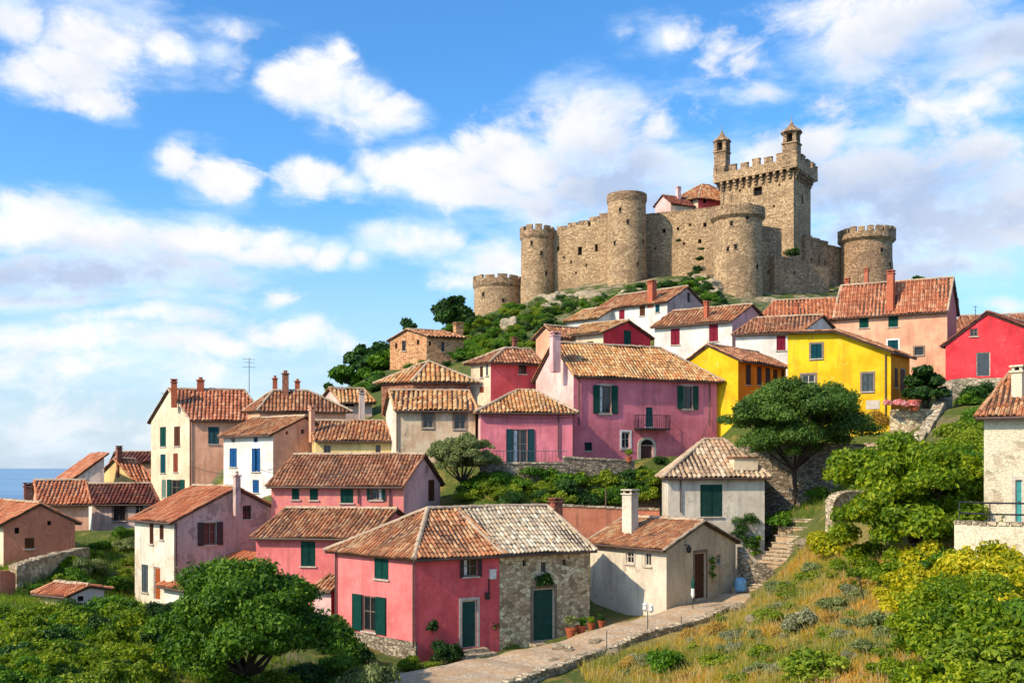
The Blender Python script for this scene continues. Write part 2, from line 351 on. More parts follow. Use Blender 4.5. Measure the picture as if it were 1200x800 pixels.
# ------------------------------------------------------------------ houses
HOUSES = []
class House:
    """a wall corner at photo column xc and depth D; one wall runs right (to xr), one left (to xl)"""
    def __init__(s, name, label, cat, xl, xc, xr, D, tR, tL, eave, base, **k):
        s.name, s.label, s.cat = name, label, cat; s.k = k
        X = (xc-600)/F*D; s.C = (X, D); s.u = (math.cos(R(tR)), math.sin(R(tR))); s.v = (-math.sin(R(tL)), math.cos(R(tL)))
        s.a = k.get('a') or s.solve(s.u, xr); s.b = k.get('b') or s.solve(s.v, xl)
        s.ze = (HZ-eave)/F*D; s.zb = (HZ-base)/F*D
        s.nR = (s.u[1], -s.u[0]); s.nL = (-s.v[1], s.v[0])
        s.D = D; HOUSES.append(s)
    def solve(s, e, px):
        k = (px-600)/F; return (k*s.C[1]-s.C[0])/(e[0]-k*e[1])
    def pt(s, a, b, z=0.): return Vector((s.C[0]+s.u[0]*a+s.v[0]*b, s.C[1]+s.u[1]*a+s.v[1]*b, z))
    def corners(s): return [s.pt(0, 0), s.pt(s.a, 0), s.pt(s.a, s.b), s.pt(0, s.b)]
    def inside(s, x, y, mrg=.3):
        dx, dy = x-s.C[0], y-s.C[1]; det = s.u[0]*s.v[1]-s.u[1]*s.v[0]
        a = (dx*s.v[1]-dy*s.v[0])/det; b = (s.u[0]*dy-s.u[1]*dx)/det
        return (a > -mrg) & (a < s.a+mrg) & (b > -mrg) & (b < s.b+mrg)
    def zat(s, wall, px, py):
        e = s.u if wall == 'R' else s.v; t = s.solve(e, px); return (HZ-py)/F*(s.C[1]+t*e[1])
    def build(s):
        k = s.k; O = s.pt(0, 0, s.zb); s.O = O
        E = s.E = empty(s.name, O, s.label, s.cat, k.get('group'))
        ridge = k.get('ridge', 'R'); hips = k.get('hip', (0, 0)); oh = k.get('oh', .35)
        # profile on the gable wall: 'R' = gable seen on right wall (ridge runs along v); 'L' = gable on left wall
        Lp, Lq = (s.a, s.b) if ridge == 'R' else (s.b, s.a)
        pq = (lambda p, q, z: s.pt(p, q, z)) if ridge == 'R' else (lambda p, q, z: s.pt(q, p, z))
        if 'prof' in k: prof = [(t*Lp, s.ze+dz) for t, dz in k['prof']]
        else:
            pk = k.get('pk', .5); rise = k.get('rise')
            if rise is None:
                d = pq(Lp*pk, 0, 0).y; rise = (HZ-k['peak'])/F*d-s.ze
            prof = [(0, s.ze), (pk*Lp, s.ze+rise), (Lp, s.ze)]
        s.prof = prof
        def top(p):
            for (p0, z0), (p1, z1) in zip(prof[:-1], prof[1:]):
                if p <= p1+1e-6: return z0+(z1-z0)*(p-p0)/(p1-p0)
            return prof[-1][1]
        walls = {'R': (s.pt(0, 0), s.u, s.a, s.nR), 'L': (s.pt(0, 0), s.v, s.b, s.nL),
                 'RB': (s.pt(0, s.b), s.u, s.a, (-s.nR[0], -s.nR[1])), 'LB': (s.pt(s.a, 0), s.v, s.b, (-s.nL[0], -s.nL[1]))}
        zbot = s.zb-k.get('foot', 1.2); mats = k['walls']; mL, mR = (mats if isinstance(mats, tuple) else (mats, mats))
        holes = {w: [] for w in walls}; ops = []
        for op in k.get('ops', []):
            w, x0, y0, x1, y1, kind = op[:6]; c, e, L, n = walls[w]
            a0, a1 = sorted((s.solve2(c, e, x0), s.solve2(c, e, x1))); a0 = max(.06, a0); a1 = min(L-.06, a1); d = c[1]+(a0+a1)/2*e[1]
            z1, z0 = (HZ-y0)/F*d, (HZ-y1)/F*d
            if a1-a0 < .1: continue
            holes[w].append((a0, a1, z0, z1)); ops.append((w, a0, a1, z0, z1, kind, op[6:]))
        mb = MB()
        for w, (c, e, L, n) in walls.items():
            gab = (w[0] == ridge); h = hips[0 if len(w) == 1 else 1]
            if gab and h == 0: tp = top; br = [p for p, z in prof]
            elif gab: tp = lambda p: s.ze-.02; br = [0, L]
            else:
                zz = prof[0][1] if len(w) == 1 else prof[-1][1]
                tp = (lambda zz: (lambda p: zz-.02))(zz); br = [0, L]
            hs = holes[w]; br = sorted(set([round(x, 4) for x in br]+[round(x, 4) for h_ in hs for x in h_[:2]]))
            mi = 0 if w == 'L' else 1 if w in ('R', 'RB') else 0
            pt = lambda a, z, o=0: (c[0]+e[0]*a+n[0]*o, c[1]+e[1]*a+n[1]*o, z)
            for p0, p1 in zip(br[:-1], br[1:]):
                if p1-p0 < 1e-4: continue
                mid = (p0+p1)/2; zs = [zbot]
                cov = sorted([(h_[2], h_[3]) for h_ in hs if h_[0] < mid < h_[1]])
                cur = zbot
                for z0, z1 in cov:
                    if z0 > cur: mb.quad(pt(p0, cur), pt(p1, cur), pt(p1, z0), pt(p0, z0), m=mi)
                    cur = z1
                mb.quad(pt(p0, cur), pt(p1, cur), pt(p1, tp(p1)-.03), pt(p0, tp(p0)-.03), m=mi)
            for a0, a1, z0, z1 in hs:
                d = -.24
                for q in ((pt(a0, z0), pt(a0, z1), pt(a0, z1, d), pt(a0, z0, d)), (pt(a1, z0), pt(a1, z0, d), pt(a1, z1, d), pt(a1, z1)),
                          (pt(a0, z1), pt(a1, z1), pt(a1, z1, d), pt(a0, z1, d)), (pt(a0, z0), pt(a0, z0, d), pt(a1, z0, d), pt(a1, z0))): mb.quad(*q, m=mi)
        s.wallobj = mb.build('wall', [mL, mR], E, O)
        if k.get('footing'):
            f = MB(); zt = k['footing']
            f.obox(s.pt(0, 0), s.v, s.nL, -.06, s.b, -.05, .06, zbot, s.zat('L', (k.get('fx', 600)), zt))
            f.build('stone_footing', k['footmat'], E, O)
        # roof
        rb = MB(); tw = min(.5, max(.225, .0037*s.D))*k.get('tw', 1); tl = max(.36, tw*1.3); ov = k.get('ov', .12); ms = []
        lo = lambda: None
        planes = []
        if hips == (0, 0):
            segs = list(zip(prof[:-1], prof[1:]))
            for i, ((p0, z0), (p1, z1)) in enumerate(segs):
                m_ = (z1-z0)/(p1-p0); A, B_ = (p0, z0), (p1, z1)
                if i == 0: A = (p0-oh, z0-m_*oh)
                if i == len(segs)-1: B_ = (p1+oh, z1+m_*oh)
                if A[1] <= B_[1]: pl = [pq(A[0], -ov, A[1]), pq(A[0], Lq+ov, A[1]), pq(B_[0], Lq+ov, B_[1]), pq(B_[0], -ov, B_[1])]
                else: pl = [pq(B_[0], -ov, B_[1]), pq(B_[0], Lq+ov, B_[1]), pq(A[0], Lq+ov, A[1]), pq(A[0], -ov, A[1])]
                planes.append(pl)
            ip = max(range(len(prof)), key=lambda i: prof[i][1])
            for i in range(1, len(prof)-1): caps(rb, pq(prof[i][0], -ov, prof[i][1]+.05), pq(prof[i][0], Lq+ov, prof[i][1]+.05), m=1)
            for pl in planes:
                for q in (0, 1):
                    a_, b_ = (pl[0], pl[3]) if q == 0 else (pl[1], pl[2]); caps(rb, a_+Vector((0, 0, .03)), b_+Vector((0, 0, .03)), r=.10, m=1 if k.get('verge') else 0)
        else:
            m_ = (prof[1][1]-s.ze)/prof[1][0]; zz = prof[1][1]; ze = s.ze-m_*oh; pm = prof[1][0]
            q0 = hips[0] if hips[0] else -ov; q1 = Lq-hips[1] if hips[1] else Lq+ov
            e0 = -oh if hips[0] else -ov; e1 = Lq+oh if hips[1] else Lq+ov
            A, B_, C_, D_ = pq(-oh, e0, ze), pq(-oh, e1, ze), pq(Lp+oh, e1, ze), pq(Lp+oh, e0, ze)
            r0, r1 = pq(pm, q0, zz), pq(pm, q1, zz)
            planes += [[A, B_, r1, r0], [D_, C_, r1, r0]]
            if hips[0]: planes.append([A, D_, r0])
            if hips[1]: planes.append([B_, C_, r1])
            U = Vector((0, 0, .05)); caps(rb, r0+U, r1+U)
            for a_, b_, h in ((A, r0, hips[0]), (D_, r0, hips[0]), (B_, r1, hips[1]), (C_, r1, hips[1])): caps(rb, a_+U, b_+U, m=1 if h else 0, r=.13 if h else .1)
        for pl in planes: tile_plane(rb, pl, tw, tl); slab(rb, pl)
        s.roofobj = rb.build('roof', [tiles(k.get('tile', 'mixed')), k.get('capm', MORTAR), WOODDK], E, O)
        if s.D < 90 and k.get('gutter', 1):
            for pl in planes:
                if len(pl) == 4 and abs(pl[0].z-pl[1].z) < .01 and pl[0].z < pl[3].z-.1 and (pl[0].y+pl[1].y)/2 < (pl[2].y+pl[3].y)/2:
                    g_ = MB(); g_.tube([pl[0]-Vector((0, 0, .06)), pl[1]-Vector((0, 0, .06))], .07, n=6); g_.build('gutter', GUT, E, O)
        for x, y0, y1 in k.get('pipes', []):
            w = 'R' if x >= xcpx(s) else 'L'; c, e, L, n = walls[w]; a_ = s.solve2(c, e, x); d = c[1]+a_*e[1]
            q = lambda z: (c[0]+e[0]*a_+n[0]*.09, c[1]+e[1]*a_+n[1]*.09, z)
            g_ = MB(); g_.tube([q((HZ-y0)/F*d), q((HZ-y1)/F*d)], .05, n=6); g_.build('drainpipe', PIPE, E, O)
        for w, a0, a1, z0, z1, kind, ex in ops: s.opening(walls[w], a0, a1, z0, z1, kind, ex)
        for ch in k.get('chim', []): s.chimney(*ch)
    def solve2(s, c, e, px):
        k = (px-600)/F; return (k*c[1]-c[0])/(e[0]-k*e[1])
    def opening(s, wall, a0, a1, z0, z1, kind, ex):
        c, e, L, n = wall; mat = ex[0] if ex else GREEN; tr = ex[1] if len(ex) > 1 else None
        bx = lambda mb, *a: mb.obox(c, e, n, *a); fw = min(.07, (a1-a0)*.14)
        isdoor = kind.startswith('door'); mb = MB()
        fm = {'open': TRIMDK, 'pane': TRIM, 'shut': mat, 'hole': TRIMDK}.get(kind, TRIM)
        if kind == 'panedk': fm = mat
        if kind != 'hole':
            bx(mb, a0, a0+fw, -.15, -.06, z0, z1); bx(mb, a1-fw, a1, -.15, -.06, z0, z1); bx(mb, a0+fw, a1-fw, -.15, -.06, z1-fw, z1); bx(mb, a0+fw, a1-fw, -.15, -.06, z0, z0+(fw if not isdoor else .02))
            if kind in ('open', 'pane', 'panedk'):
                mid = (a0+a1)/2; bx(mb, mid-.025, mid+.025, -.14, -.07, z0+fw, z1-fw)
                if a1-a0 > .5: bx(mb, a0+fw, a1-fw, -.135, -.075, z0+(z1-z0)*.55, z0+(z1-z0)*.55+.035)
        else:
            bx(mb, a0, a1, -.238, -.228, z0, z1); fm = DARK
        f = mb.build('door' if isdoor else 'window' if kind != 'hole' else 'niche', fm, s.E, s.O)
        if kind in ('open', 'pane', 'panedk'):
            g_ = MB(); bx(g_, a0+fw*.5, a1-fw*.5, -.125, -.115, z0+fw*.5, z1-fw*.5); g_.build('pane', GLASS, f, s.O)
            if s.D < 75 and kind == 'open' and random.random() < .6:
                g_ = MB(); bx(g_, a0+fw, a0+fw+(a1-a0)*.22, -.112, -.10, z0+fw, z1-fw); g_.build('curtain', WHITE, f, s.O)
        if kind in ('shut', 'ajar'):
            mid = (a0+a1)/2; gap = .012 if kind == 'shut' else .08
            for q0, q1 in ((a0+.02, mid-gap), (mid+gap, a1-.02)):
                g_ = MB(); bx(g_, q0, q1, -.055, -.01, z0+.02, z1-.02)
                h = z1-z0; w_ = q1-q0
                for zz0, zz1 in ((z0+.02, z0+.10), (z0+h*.5-.03, z0+h*.5+.03), (z1-.10, z1-.02)): bx(g_, q0, q1, -.01, .012, zz0, zz1)
                bx(g_, q0, q0+.045, -.01, .014, z0+.02, z1-.02); bx(g_, q1-.045, q1, -.01, .014, z0+.02, z1-.02)
                g_.build('shutter', mat, f, s.O)
        if kind == 'open':
            w_ = (a1-a0)*(ex[2] if len(ex) > 2 else .5)
            for q0, q1 in ((a0-w_-.01, a0-.01), (a1+.01, a1+w_+.01)):
                g_ = MB(); bx(g_, q0, q1, .03, .07, z0-.03, z1+.03); bx(g_, q0, q0+.05, .07, .085, z0-.03, z1+.03); bx(g_, q1-.05, q1, .07, .085, z0-.03, z1+.03)
                bx(g_, q0+.05, q1-.05, .07, .083, z0-.03, z0+.05); bx(g_, q0+.05, q1-.05, .07, .083, z1-.05, z1+.03); g_.build('shutter', mat, f, s.O)
        if isdoor:
            g_ = MB(); bx(g_, a0+fw, a1-fw, -.13, -.08, z0+.02, z1-fw)
            for t_ in (.2, .75): bx(g_, a0+fw, a1-fw, -.08, -.066, z0+(z1-z0)*t_, z0+(z1-z0)*t_+.08)
            lf = g_.build('door_leaf', mat, f, s.O)
            h_ = MB(); q = a1-fw-.12; zc = z0+(z1-z0)*.47; bx(h_, q, q+.05, -.08, -.02, zc, zc+.10); h_.build('handle', IRON, f, s.O)
        if kind != 'hole' and not isdoor and z1-z0 > .5:
            g_ = MB(); bx(g_, a0-.08, a1+.08, -.05, .09, z0-.075, z0-.003); g_.build('sill', TRIM, f, s.O)
        if tr:
            g_ = MB(); t_ = .14
            if kind == 'doorarch':
                r = (a1-a0)/2; cxm = (a0+a1)/2; zc = z1; N = 9
                for i in range(N):
                    A0, A1 = math.pi*i/N, math.pi*(i+1)/N
                    pp = lambda an, rr, o: (c[0]+e[0]*(cxm-math.cos(an)*rr)+n[0]*o, c[1]+e[1]*(cxm-math.cos(an)*rr)+n[1]*o, zc+math.sin(an)*rr*.75)
                    g_.hexa([pp(A0, r, .06), pp(A1, r, .06), pp(A1, r, -.02), pp(A0, r, -.02)], [pp(A0, r+.24, .06), pp(A1, r+.24, .06), pp(A1, r+.24, -.02), pp(A0, r+.24, -.02)])
                    g_.hexa([pp(A0, 0, .012), pp(A1, 0, .012), pp(A1, 0, .0), pp(A0, 0, .0)], [pp(A0, r, .012), pp(A1, r, .012), pp(A1, r, .0), pp(A0, r, .0)], 1)
                bx(g_, a0-.24, a0, -.02, .06, z0, z1); bx(g_, a1, a1+.24, -.02, .06, z0, z1)
                g_.build('surround', [tr, DARK], f, s.O)
            else:
                bx(g_, a0-t_, a0-.004, -.02, .028, z0, z1+t_); bx(g_, a1+.004, a1+t_, -.02, .028, z0, z1+t_); bx(g_, a0-.004, a1+.004, -.02, .026, z1+.004, z1+t_)
                if not isdoor: bx(g_, a0-t_, a1+t_, -.02, .03, z0-t_, z0-.08)
                g_.build('surround', tr, f, s.O)
    def chimney(s, x0, x1, yt, yb, d, mat=None, cap='slab'):
        mat = mat or BRICKCH; X0, X1 = (x0-600)/F*d, (x1-600)/F*d; w = (X1-X0)/2*.86; cx_ = (X0+X1)/2
        zt, zb = (HZ-yt)/F*d, (HZ-yb)/F*d; mb = MB(); c = (cx_, d); e = s.u; n = s.nR; w = max(.16, w/(abs(e[0])+abs(e[1])*.55))
        cap_h = min(.3, (zt-zb)*.25)
        mb.obox(c, e, n, -w, w, -w, w, zb-1.1, zt-cap_h); st = mb.build('chimney', mat, s.roofobj, s.O)
        g_ = MB(); z = zt-cap_h
        g_.obox(c, e, n, -w-.07, w+.07, -w-.07, w+.07, z+.002, z+.08)
        if cap == 'pot':
            g_.lathe([(w*.6, .08), (w*.75, .12), (w*.62, .16), (w*.55, cap_h-.06), (w*.75, cap_h)], (cx_, d, z), 10)
        else:
            for i, j in ((-1, -1), (1, -1), (1, 1), (-1, 1)): g_.obox(c, e, n, i*w*.7-.05, i*w*.7+.05, j*w*.7-.05, j*w*.7+.05, z+.08, zt-.07)
            g_.obox(c, e, n, -w*.45, w*.45, -w*.45, w*.45, z+.08, zt-.1, 1)
            g_.obox(c, e, n, -w-.06, w+.06, -w-.06, w+.06, zt-.07, zt)
        g_.build('chimney_cap', [mat, DARK], st, s.O)
def xcpx(s): return 600+s.C[0]/s.C[1]*F

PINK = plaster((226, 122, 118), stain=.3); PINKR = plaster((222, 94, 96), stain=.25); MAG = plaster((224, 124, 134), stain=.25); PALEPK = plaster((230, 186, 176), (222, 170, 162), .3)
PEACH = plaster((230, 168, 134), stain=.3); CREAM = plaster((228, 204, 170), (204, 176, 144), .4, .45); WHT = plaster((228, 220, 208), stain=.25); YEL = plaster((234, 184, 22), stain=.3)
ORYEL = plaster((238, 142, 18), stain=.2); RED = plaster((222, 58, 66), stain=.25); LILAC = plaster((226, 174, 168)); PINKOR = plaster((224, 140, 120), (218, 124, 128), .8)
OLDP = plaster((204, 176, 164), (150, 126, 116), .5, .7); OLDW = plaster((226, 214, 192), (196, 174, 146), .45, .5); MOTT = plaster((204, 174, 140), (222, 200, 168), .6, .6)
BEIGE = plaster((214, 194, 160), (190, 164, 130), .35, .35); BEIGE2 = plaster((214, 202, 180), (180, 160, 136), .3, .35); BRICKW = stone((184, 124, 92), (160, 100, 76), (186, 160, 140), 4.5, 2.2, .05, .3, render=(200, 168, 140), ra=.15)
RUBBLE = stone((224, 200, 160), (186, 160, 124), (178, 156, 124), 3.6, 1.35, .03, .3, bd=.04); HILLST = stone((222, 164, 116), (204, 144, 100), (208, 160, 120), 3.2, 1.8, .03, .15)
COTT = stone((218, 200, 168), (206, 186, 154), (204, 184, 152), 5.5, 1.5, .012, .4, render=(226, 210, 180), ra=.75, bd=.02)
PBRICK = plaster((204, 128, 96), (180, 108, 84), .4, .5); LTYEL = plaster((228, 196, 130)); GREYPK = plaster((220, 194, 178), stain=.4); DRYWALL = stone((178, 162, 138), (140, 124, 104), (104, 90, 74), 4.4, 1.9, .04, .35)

H = House
FA = 'painted village houses with tiled roofs'
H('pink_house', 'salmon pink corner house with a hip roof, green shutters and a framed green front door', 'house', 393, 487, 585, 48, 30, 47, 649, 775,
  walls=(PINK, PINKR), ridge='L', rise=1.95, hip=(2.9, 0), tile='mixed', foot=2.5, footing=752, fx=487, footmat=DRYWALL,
  ops=[('L', 438.8, 653, 455.3, 678, 'shut', GREEN), ('L', 425, 698, 441, 739.5, 'open', GREEN, None, .7), ('R', 543, 654, 560, 675, 'open', DKBROWN, None, .22), ('R', 541, 703, 559, 758, 'door', DGREEN, TRIM)],
  pipes=[(486, 652, 757), (395, 648, 735)])
A = HOUSES[-1]
B0 = (A.pt(A.a+.03, 0))
H('stone_house', 'rubble stone house with pale grey tiles and a wide green door under a vine', 'house', None, 600+B0.x/B0.y*F, 691, B0.y, 30, 47, 0, 0, b=A.b,
  walls=(RUBBLE, RUBBLE), ridge='L', rise=1.95, tile='ash', foot=2, verge=1,
  ops=[('R', 624.4, 689, 649.7, 750, 'door', DGREEN, TRIMDK), ('R', 612.5, 656, 617, 663, 'hole'), ('R', 634, 658, 640, 670, 'panedk', TRIMDK), ('R', 660, 655, 664, 662, 'hole')],
  chim=[(644, 659, 583, 603, 58)])
HB = HOUSES[-1]; HB.ze = A.ze+.02; HB.zb = A.zb+.7
H('pink_house', 'faded pink house behind the big tree with one pair of green shutters', 'house', 300, 432, None, 55.5, 72, 80, 628, 705, a=6.8, walls=(PINK, PINK), ridge='R', rise=1.3,
  tile='mixed', ops=[('L', 352.5, 634, 369.5, 663, 'shut', GREEN)], foot=2)
H('pink_house', 'long low pink and peach house with four green shuttered windows under the eave', 'house', 318, 473, 516, 60, 72, 82, 566, 606, walls=(PINKOR, LILAC), ridge='R', peak=533, tile='brown',
  ops=[('L', 342, 568.5, 350.8, 585, 'shut', GREEN), ('L', 363, 569, 372.5, 585.5, 'shut', GREEN), ('L', 399, 569, 414, 589, 'shut', GREEN), ('L', 434, 569, 448, 585.5, 'open', GREEN, None, .25),
       ('R', 498.5, 546, 502, 554, 'hole'), ('R', 502, 562, 509, 587, 'shut', BROWN)], pipes=[(420.5, 568, 590), (457, 568, 598)])
H('stone_cottage', 'low beige cottage with a tall white chimney and a dark door in its gable', 'cottage', None, 781, 862, 53, 47, 35, 641, 718, b=6.2, walls=(BEIGE2, BEIGE), ridge='R', peak=611, tile='mixed', verge=1,
  ops=[('L', 734, 646, 743, 660, 'pane', TRIM, TRIM), ('L', 755.5, 647, 763, 663, 'pane', TRIM), ('R', 814, 647, 827, 701, 'door', DOORBR, TRIMDK), ('R', 839.5, 648.5, 846, 661, 'pane', TRIM)],
  chim=[(730, 747, 573, 612, 57.5, BEIGE2)], foot=2)
H('plaster_house', 'tall off white house with one large closed green shutter and a ribbed hip roof', 'house', 775, 783, 896, 61, 8, -5, 555, 690, walls=(OLDW, BEIGE2), ridge='L', rise=2.1, hip=(2.6, 2.2), tile='pale', b=6.2, tw=1.35,
  ops=[('R', 820.6, 567.5, 846.4, 605, 'shut', GREEN)], pipes=[(797, 557, 600)], foot=2)
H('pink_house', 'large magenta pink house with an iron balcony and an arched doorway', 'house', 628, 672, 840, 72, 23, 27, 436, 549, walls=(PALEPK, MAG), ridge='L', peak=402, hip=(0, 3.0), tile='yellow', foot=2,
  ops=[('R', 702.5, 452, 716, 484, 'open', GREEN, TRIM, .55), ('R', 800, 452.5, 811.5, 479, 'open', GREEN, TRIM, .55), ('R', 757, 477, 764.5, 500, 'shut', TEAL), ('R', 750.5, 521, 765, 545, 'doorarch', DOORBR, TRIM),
       ('R', 685, 518, 694, 528, 'panedk', TEAL), ('R', 728.5, 506, 738, 525, 'pane', TRIM, WHITE)], pipes=[(678, 440, 498), (831, 445, 500)],
  chim=[(644, 657, 389, 418, 72.5, LILAC)])
BIGP = HOUSES[-1]
H('pink_house', 'magenta house wing with tall teal shutters opening on a railed terrace', 'house', 556, 563, 671, 69.5, 6, 6, 480, 545, walls=(PALEPK, MAG), ridge='L', rise=1.5, hip=(2.8, 2.4), tile='yellow', b=5.2, foot=2,
  ops=[('R', 601, 503, 618, 542, 'open', TEAL, None, .45)], pipes=[(654, 482, 536)])
H('plaster_house', 'mottled beige house with two small square dark windows and ribbed tiles', 'house', 450, 464, 557, 71, 4, 15, 478, 534, walls=(OLDW, MOTT), ridge='L', rise=1.35, tile='yellow', b=5, tw=1.35,
  ops=[('R', 496, 485, 507.5, 501, 'panedk', TRIMDK, TRIMDK), ('R', 532.5, 485, 545.5, 502.5, 'panedk', TRIMDK, TRIMDK)], pipes=[(465.5, 480, 528)])
H('brick_house', 'low brick walled house with a ribbed hip roof below the hillside', 'house', 447, 484, 552, 76, 8, 55, 443, 468, walls=BRICKW, ridge='L', rise=1.35, hip=(2.4, 2.0), tile='yellow', tw=1.3)
H('pink_house', 'small bright pink house with a white side wall and a dark square window', 'house', 552, 575, 632, 76, 25, 48, 420, 462, walls=(CREAM, PINKR), ridge='L', rise=.9, hip=(2, 0), tile='brown',
  ops=[('R', 607.5, 424.5, 617, 438, 'panedk', DKBROWN), ('L', 562.5, 429, 566, 442, 'shut', BROWN), ('L', 569.5, 427, 572, 440, 'shut', GREYSH), ('L', 562, 453, 567, 460, 'shut', ORSH)], chim=[(600, 606, 395, 412, 82)])
H('stone_farmhouse', 'lone orange stone farmhouse on the hillside below the round tower', 'house', 457, 500, 543, 105, 25, 48, 393, 428, walls=HILLST, ridge='L', peak=386, tile='mixed',
  ops=[('L', 471, 399, 475.5, 411, 'panedk', DKBROWN), ('L', 488.5, 398, 491.5, 404, 'hole'), ('L', 463, 402, 465.5, 409, 'hole'), ('R', 517, 401, 521, 412, 'panedk', DKBROWN), ('R', 502.5, 400, 505.5, 405, 'hole')],
  chim=[(531, 543, 378, 400, 109, HILLST)])
H('tall_house', 'tallest cream house at the left with many green and brown shutters on its gable', 'house', 177, 222, 310, 85, 14, 45, 489, 592, walls=(CREAM, PEACH), ridge='L', peak=456, tile='red', foot=3, verge=1,
  ops=[('L', 187.5, 500, 194.5, 523, 'shut', GREEN), ('L', 204, 499.5, 211, 522.5, 'shut', BROWN), ('L', 188, 532, 194, 554, 'shut', TEAL), ('L', 203, 531, 208.5, 553, 'shut', ORSH), ('L', 189.5, 562, 194.5, 582.5, 'shut', PALEG),
       ('L', 201, 562, 212, 582.5, 'open', GREEN, None, .4), ('R', 244, 500, 256.5, 520, 'shut', TEAL)], pipes=[(223, 492, 580)],
  chim=[(200, 208, 444, 462, 86, TERRA), (230, 240, 442, 462, 88, TERRA, 'pot')])
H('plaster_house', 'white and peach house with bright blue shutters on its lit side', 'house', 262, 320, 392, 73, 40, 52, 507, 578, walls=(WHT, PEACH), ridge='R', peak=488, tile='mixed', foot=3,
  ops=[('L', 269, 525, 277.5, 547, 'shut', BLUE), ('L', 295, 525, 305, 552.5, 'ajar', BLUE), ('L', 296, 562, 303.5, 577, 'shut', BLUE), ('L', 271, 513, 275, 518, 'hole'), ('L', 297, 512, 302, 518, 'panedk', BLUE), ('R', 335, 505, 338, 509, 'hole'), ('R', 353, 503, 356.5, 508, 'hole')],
  chim=[(362.5, 368.5, 476, 500, 74, PEACH)])
H('plaster_house', 'peach house with a low hip roof carrying three pot topped chimneys', 'house', 290, 304, 405, 83, 10, 45, 475, 510, walls=PEACH, ridge='L', rise=1.25, hip=(1.6, 2.5), tile='brown', foot=4,
  chim=[(330, 339, 434, 472, 84, BRICKCH, 'pot'), (319, 325.5, 440, 458, 86, TERRA, 'pot'), (345, 352, 444, 458, 87, TERRA, 'pot')])
H('plaster_house', 'low cream house with a lichened brown roof and two tiny windows', 'house', None, 370, 458, 73, 2, 20, 514, 545, walls=LTYEL, ridge='L', rise=1.35, tile='mixed', b=5.5,
  ops=[('R', 379.5, 521.5, 387.5, 532, 'panedk', TRIMDK), ('R', 440, 521, 446, 531.5, 'panedk', TRIMDK)])
H('small_house', 'small grey house with an ochre roof and a stout round chimney below the hill', 'house', 376, 398, 436, 88, 15, 50, 468, 490, walls=GREYPK, ridge='L', rise=1.0, tile='yellow', chim=[(420, 428, 457, 478, 87, GREYPK)], ops=[('R', 404, 468, 415, 476, 'hole')])
H('old_house', 'weathered cream and lilac house with a bright orange roof beside the big tree', 'house', 158, 204, 341, 58, 42, 47, 609, 719, walls=(OLDW, OLDP), ridge='R', peak=571, tile='orange', foot=3, oh=.3,
  ops=[('L', 175.4, 613, 179.8, 637, 'shut', BROWN), ('L', 187, 614.6, 191.8, 632, 'shut', BROWN), ('L', 166, 661, 173.5, 693.5, 'shut', GREYSH), ('L', 180, 664, 187.8, 702, 'door', DOORRED), ('R', 239, 612, 253.4, 638, 'open', DKBROWN, TRIM, .5), ('R', 284.5, 592, 294.4, 608, 'panedk', DKBROWN)],
  pipes=[(205.5, 612, 700)], chim=[(275, 280, 552, 582, 60, OLDP, 'pot')])
H('porch', 'little red walled porch with a tiled cap between the pink houses', 'porch', 368, 388, 396, 52.5, 60, 75, 690, 740, walls=(PALEPK, RED), ridge='R', prof=[(0, 0), (1, .5)], a=1.2, tile='mixed', foot=1.5, oh=.2, ops=[])
H('lean_to', 'low lean to with an orange roof between the old lilac house and the big tree', 'shed', 207, 222, 300, 56.5, 35, 45, 688, 715, walls=WHT, ridge='R', prof=[(0, 0), (1, 1.5)], tile='orange', b=3, foot=2)
H('white_house', 'small white house with a dark maroon roof above the overgrown slope', 'house', 97, 108, 185, 80, 6, 35, 588, 636, walls=(WHT, GREYPK), ridge='L', rise=1.35, tile='maroon', b=5, foot=3,
  ops=[('R', 133, 592.5, 147, 610, 'panedk', DKBROWN, TRIMDK), ('R', 158, 591, 168.5, 603, 'pane', TRIM), ('L', 100, 591, 102.5, 600, 'shut', GREYSH)])
H('brick_house', 'reddish brick house at the left edge with a thick square chimney', 'house', None, 4, 88, 62, 30, 42, 612, 664, walls=(CREAM, PBRICK), ridge='R', peak=590, tile='orange', b=8, foot=3,
  ops=[('R', 17, 618, 22.5, 625, 'hole'), ('R', 29, 630, 40, 642.5, 'shut', BROWN), ('R', 55.5, 610, 60, 615, 'hole')], chim=[(27, 39, 565, 606, 66, BRICKCH)])
H('yellow_house', 'pale yellow gabled house with an orange roof far left above the sea', 'house', 112, 158, 180, 94, 40, 65, 562, 590, walls=(LTYEL, ORYEL), ridge='L', peak=538, tile='orange', foot=4, chim=[(136, 143, 522, 545, 95)])
H('purple_house', 'mauve walled house with a red lean roof nearest the sea', 'house', 76, 86, 122, 88, 15, 35, 560, 590, walls=GREYPK, ridge='R', prof=[(0, 0), (1, 1.9)], tile='red', foot=5, b=6)
H('plaster_house', 'ochre house with a dark red roof showing behind the yellow gable', 'house', None, 142, 182, 102, 5, 30, 541, 580, walls=PEACH, ridge='L', rise=1.0, tile='maroon', b=6, foot=5)
H('orange_roof_house', 'low house with a long orange roof behind the left brick house', 'house', None, 46, 104, 74, 12, 30, 588, 620, walls=PEACH, ridge='L', rise=1.5, tile='orange', b=5, foot=5, chim=[(40, 46, 572, 590, 78)])
H('garden_hut', 'tiny plaster hut with a flat orange roof in the overgrown garden', 'hut', 71, 83, 122, 53, 30, 60, 695, 716, walls=(CREAM, GREYPK), ridge='R', prof=[(0, 0), (.5, .35), (1, .2)], tile='orange', foot=1.5, b=2.5,
  ops=[('L', 74, 698, 79, 712, 'hole'), ('R', 91, 698, 98, 704, 'hole')])
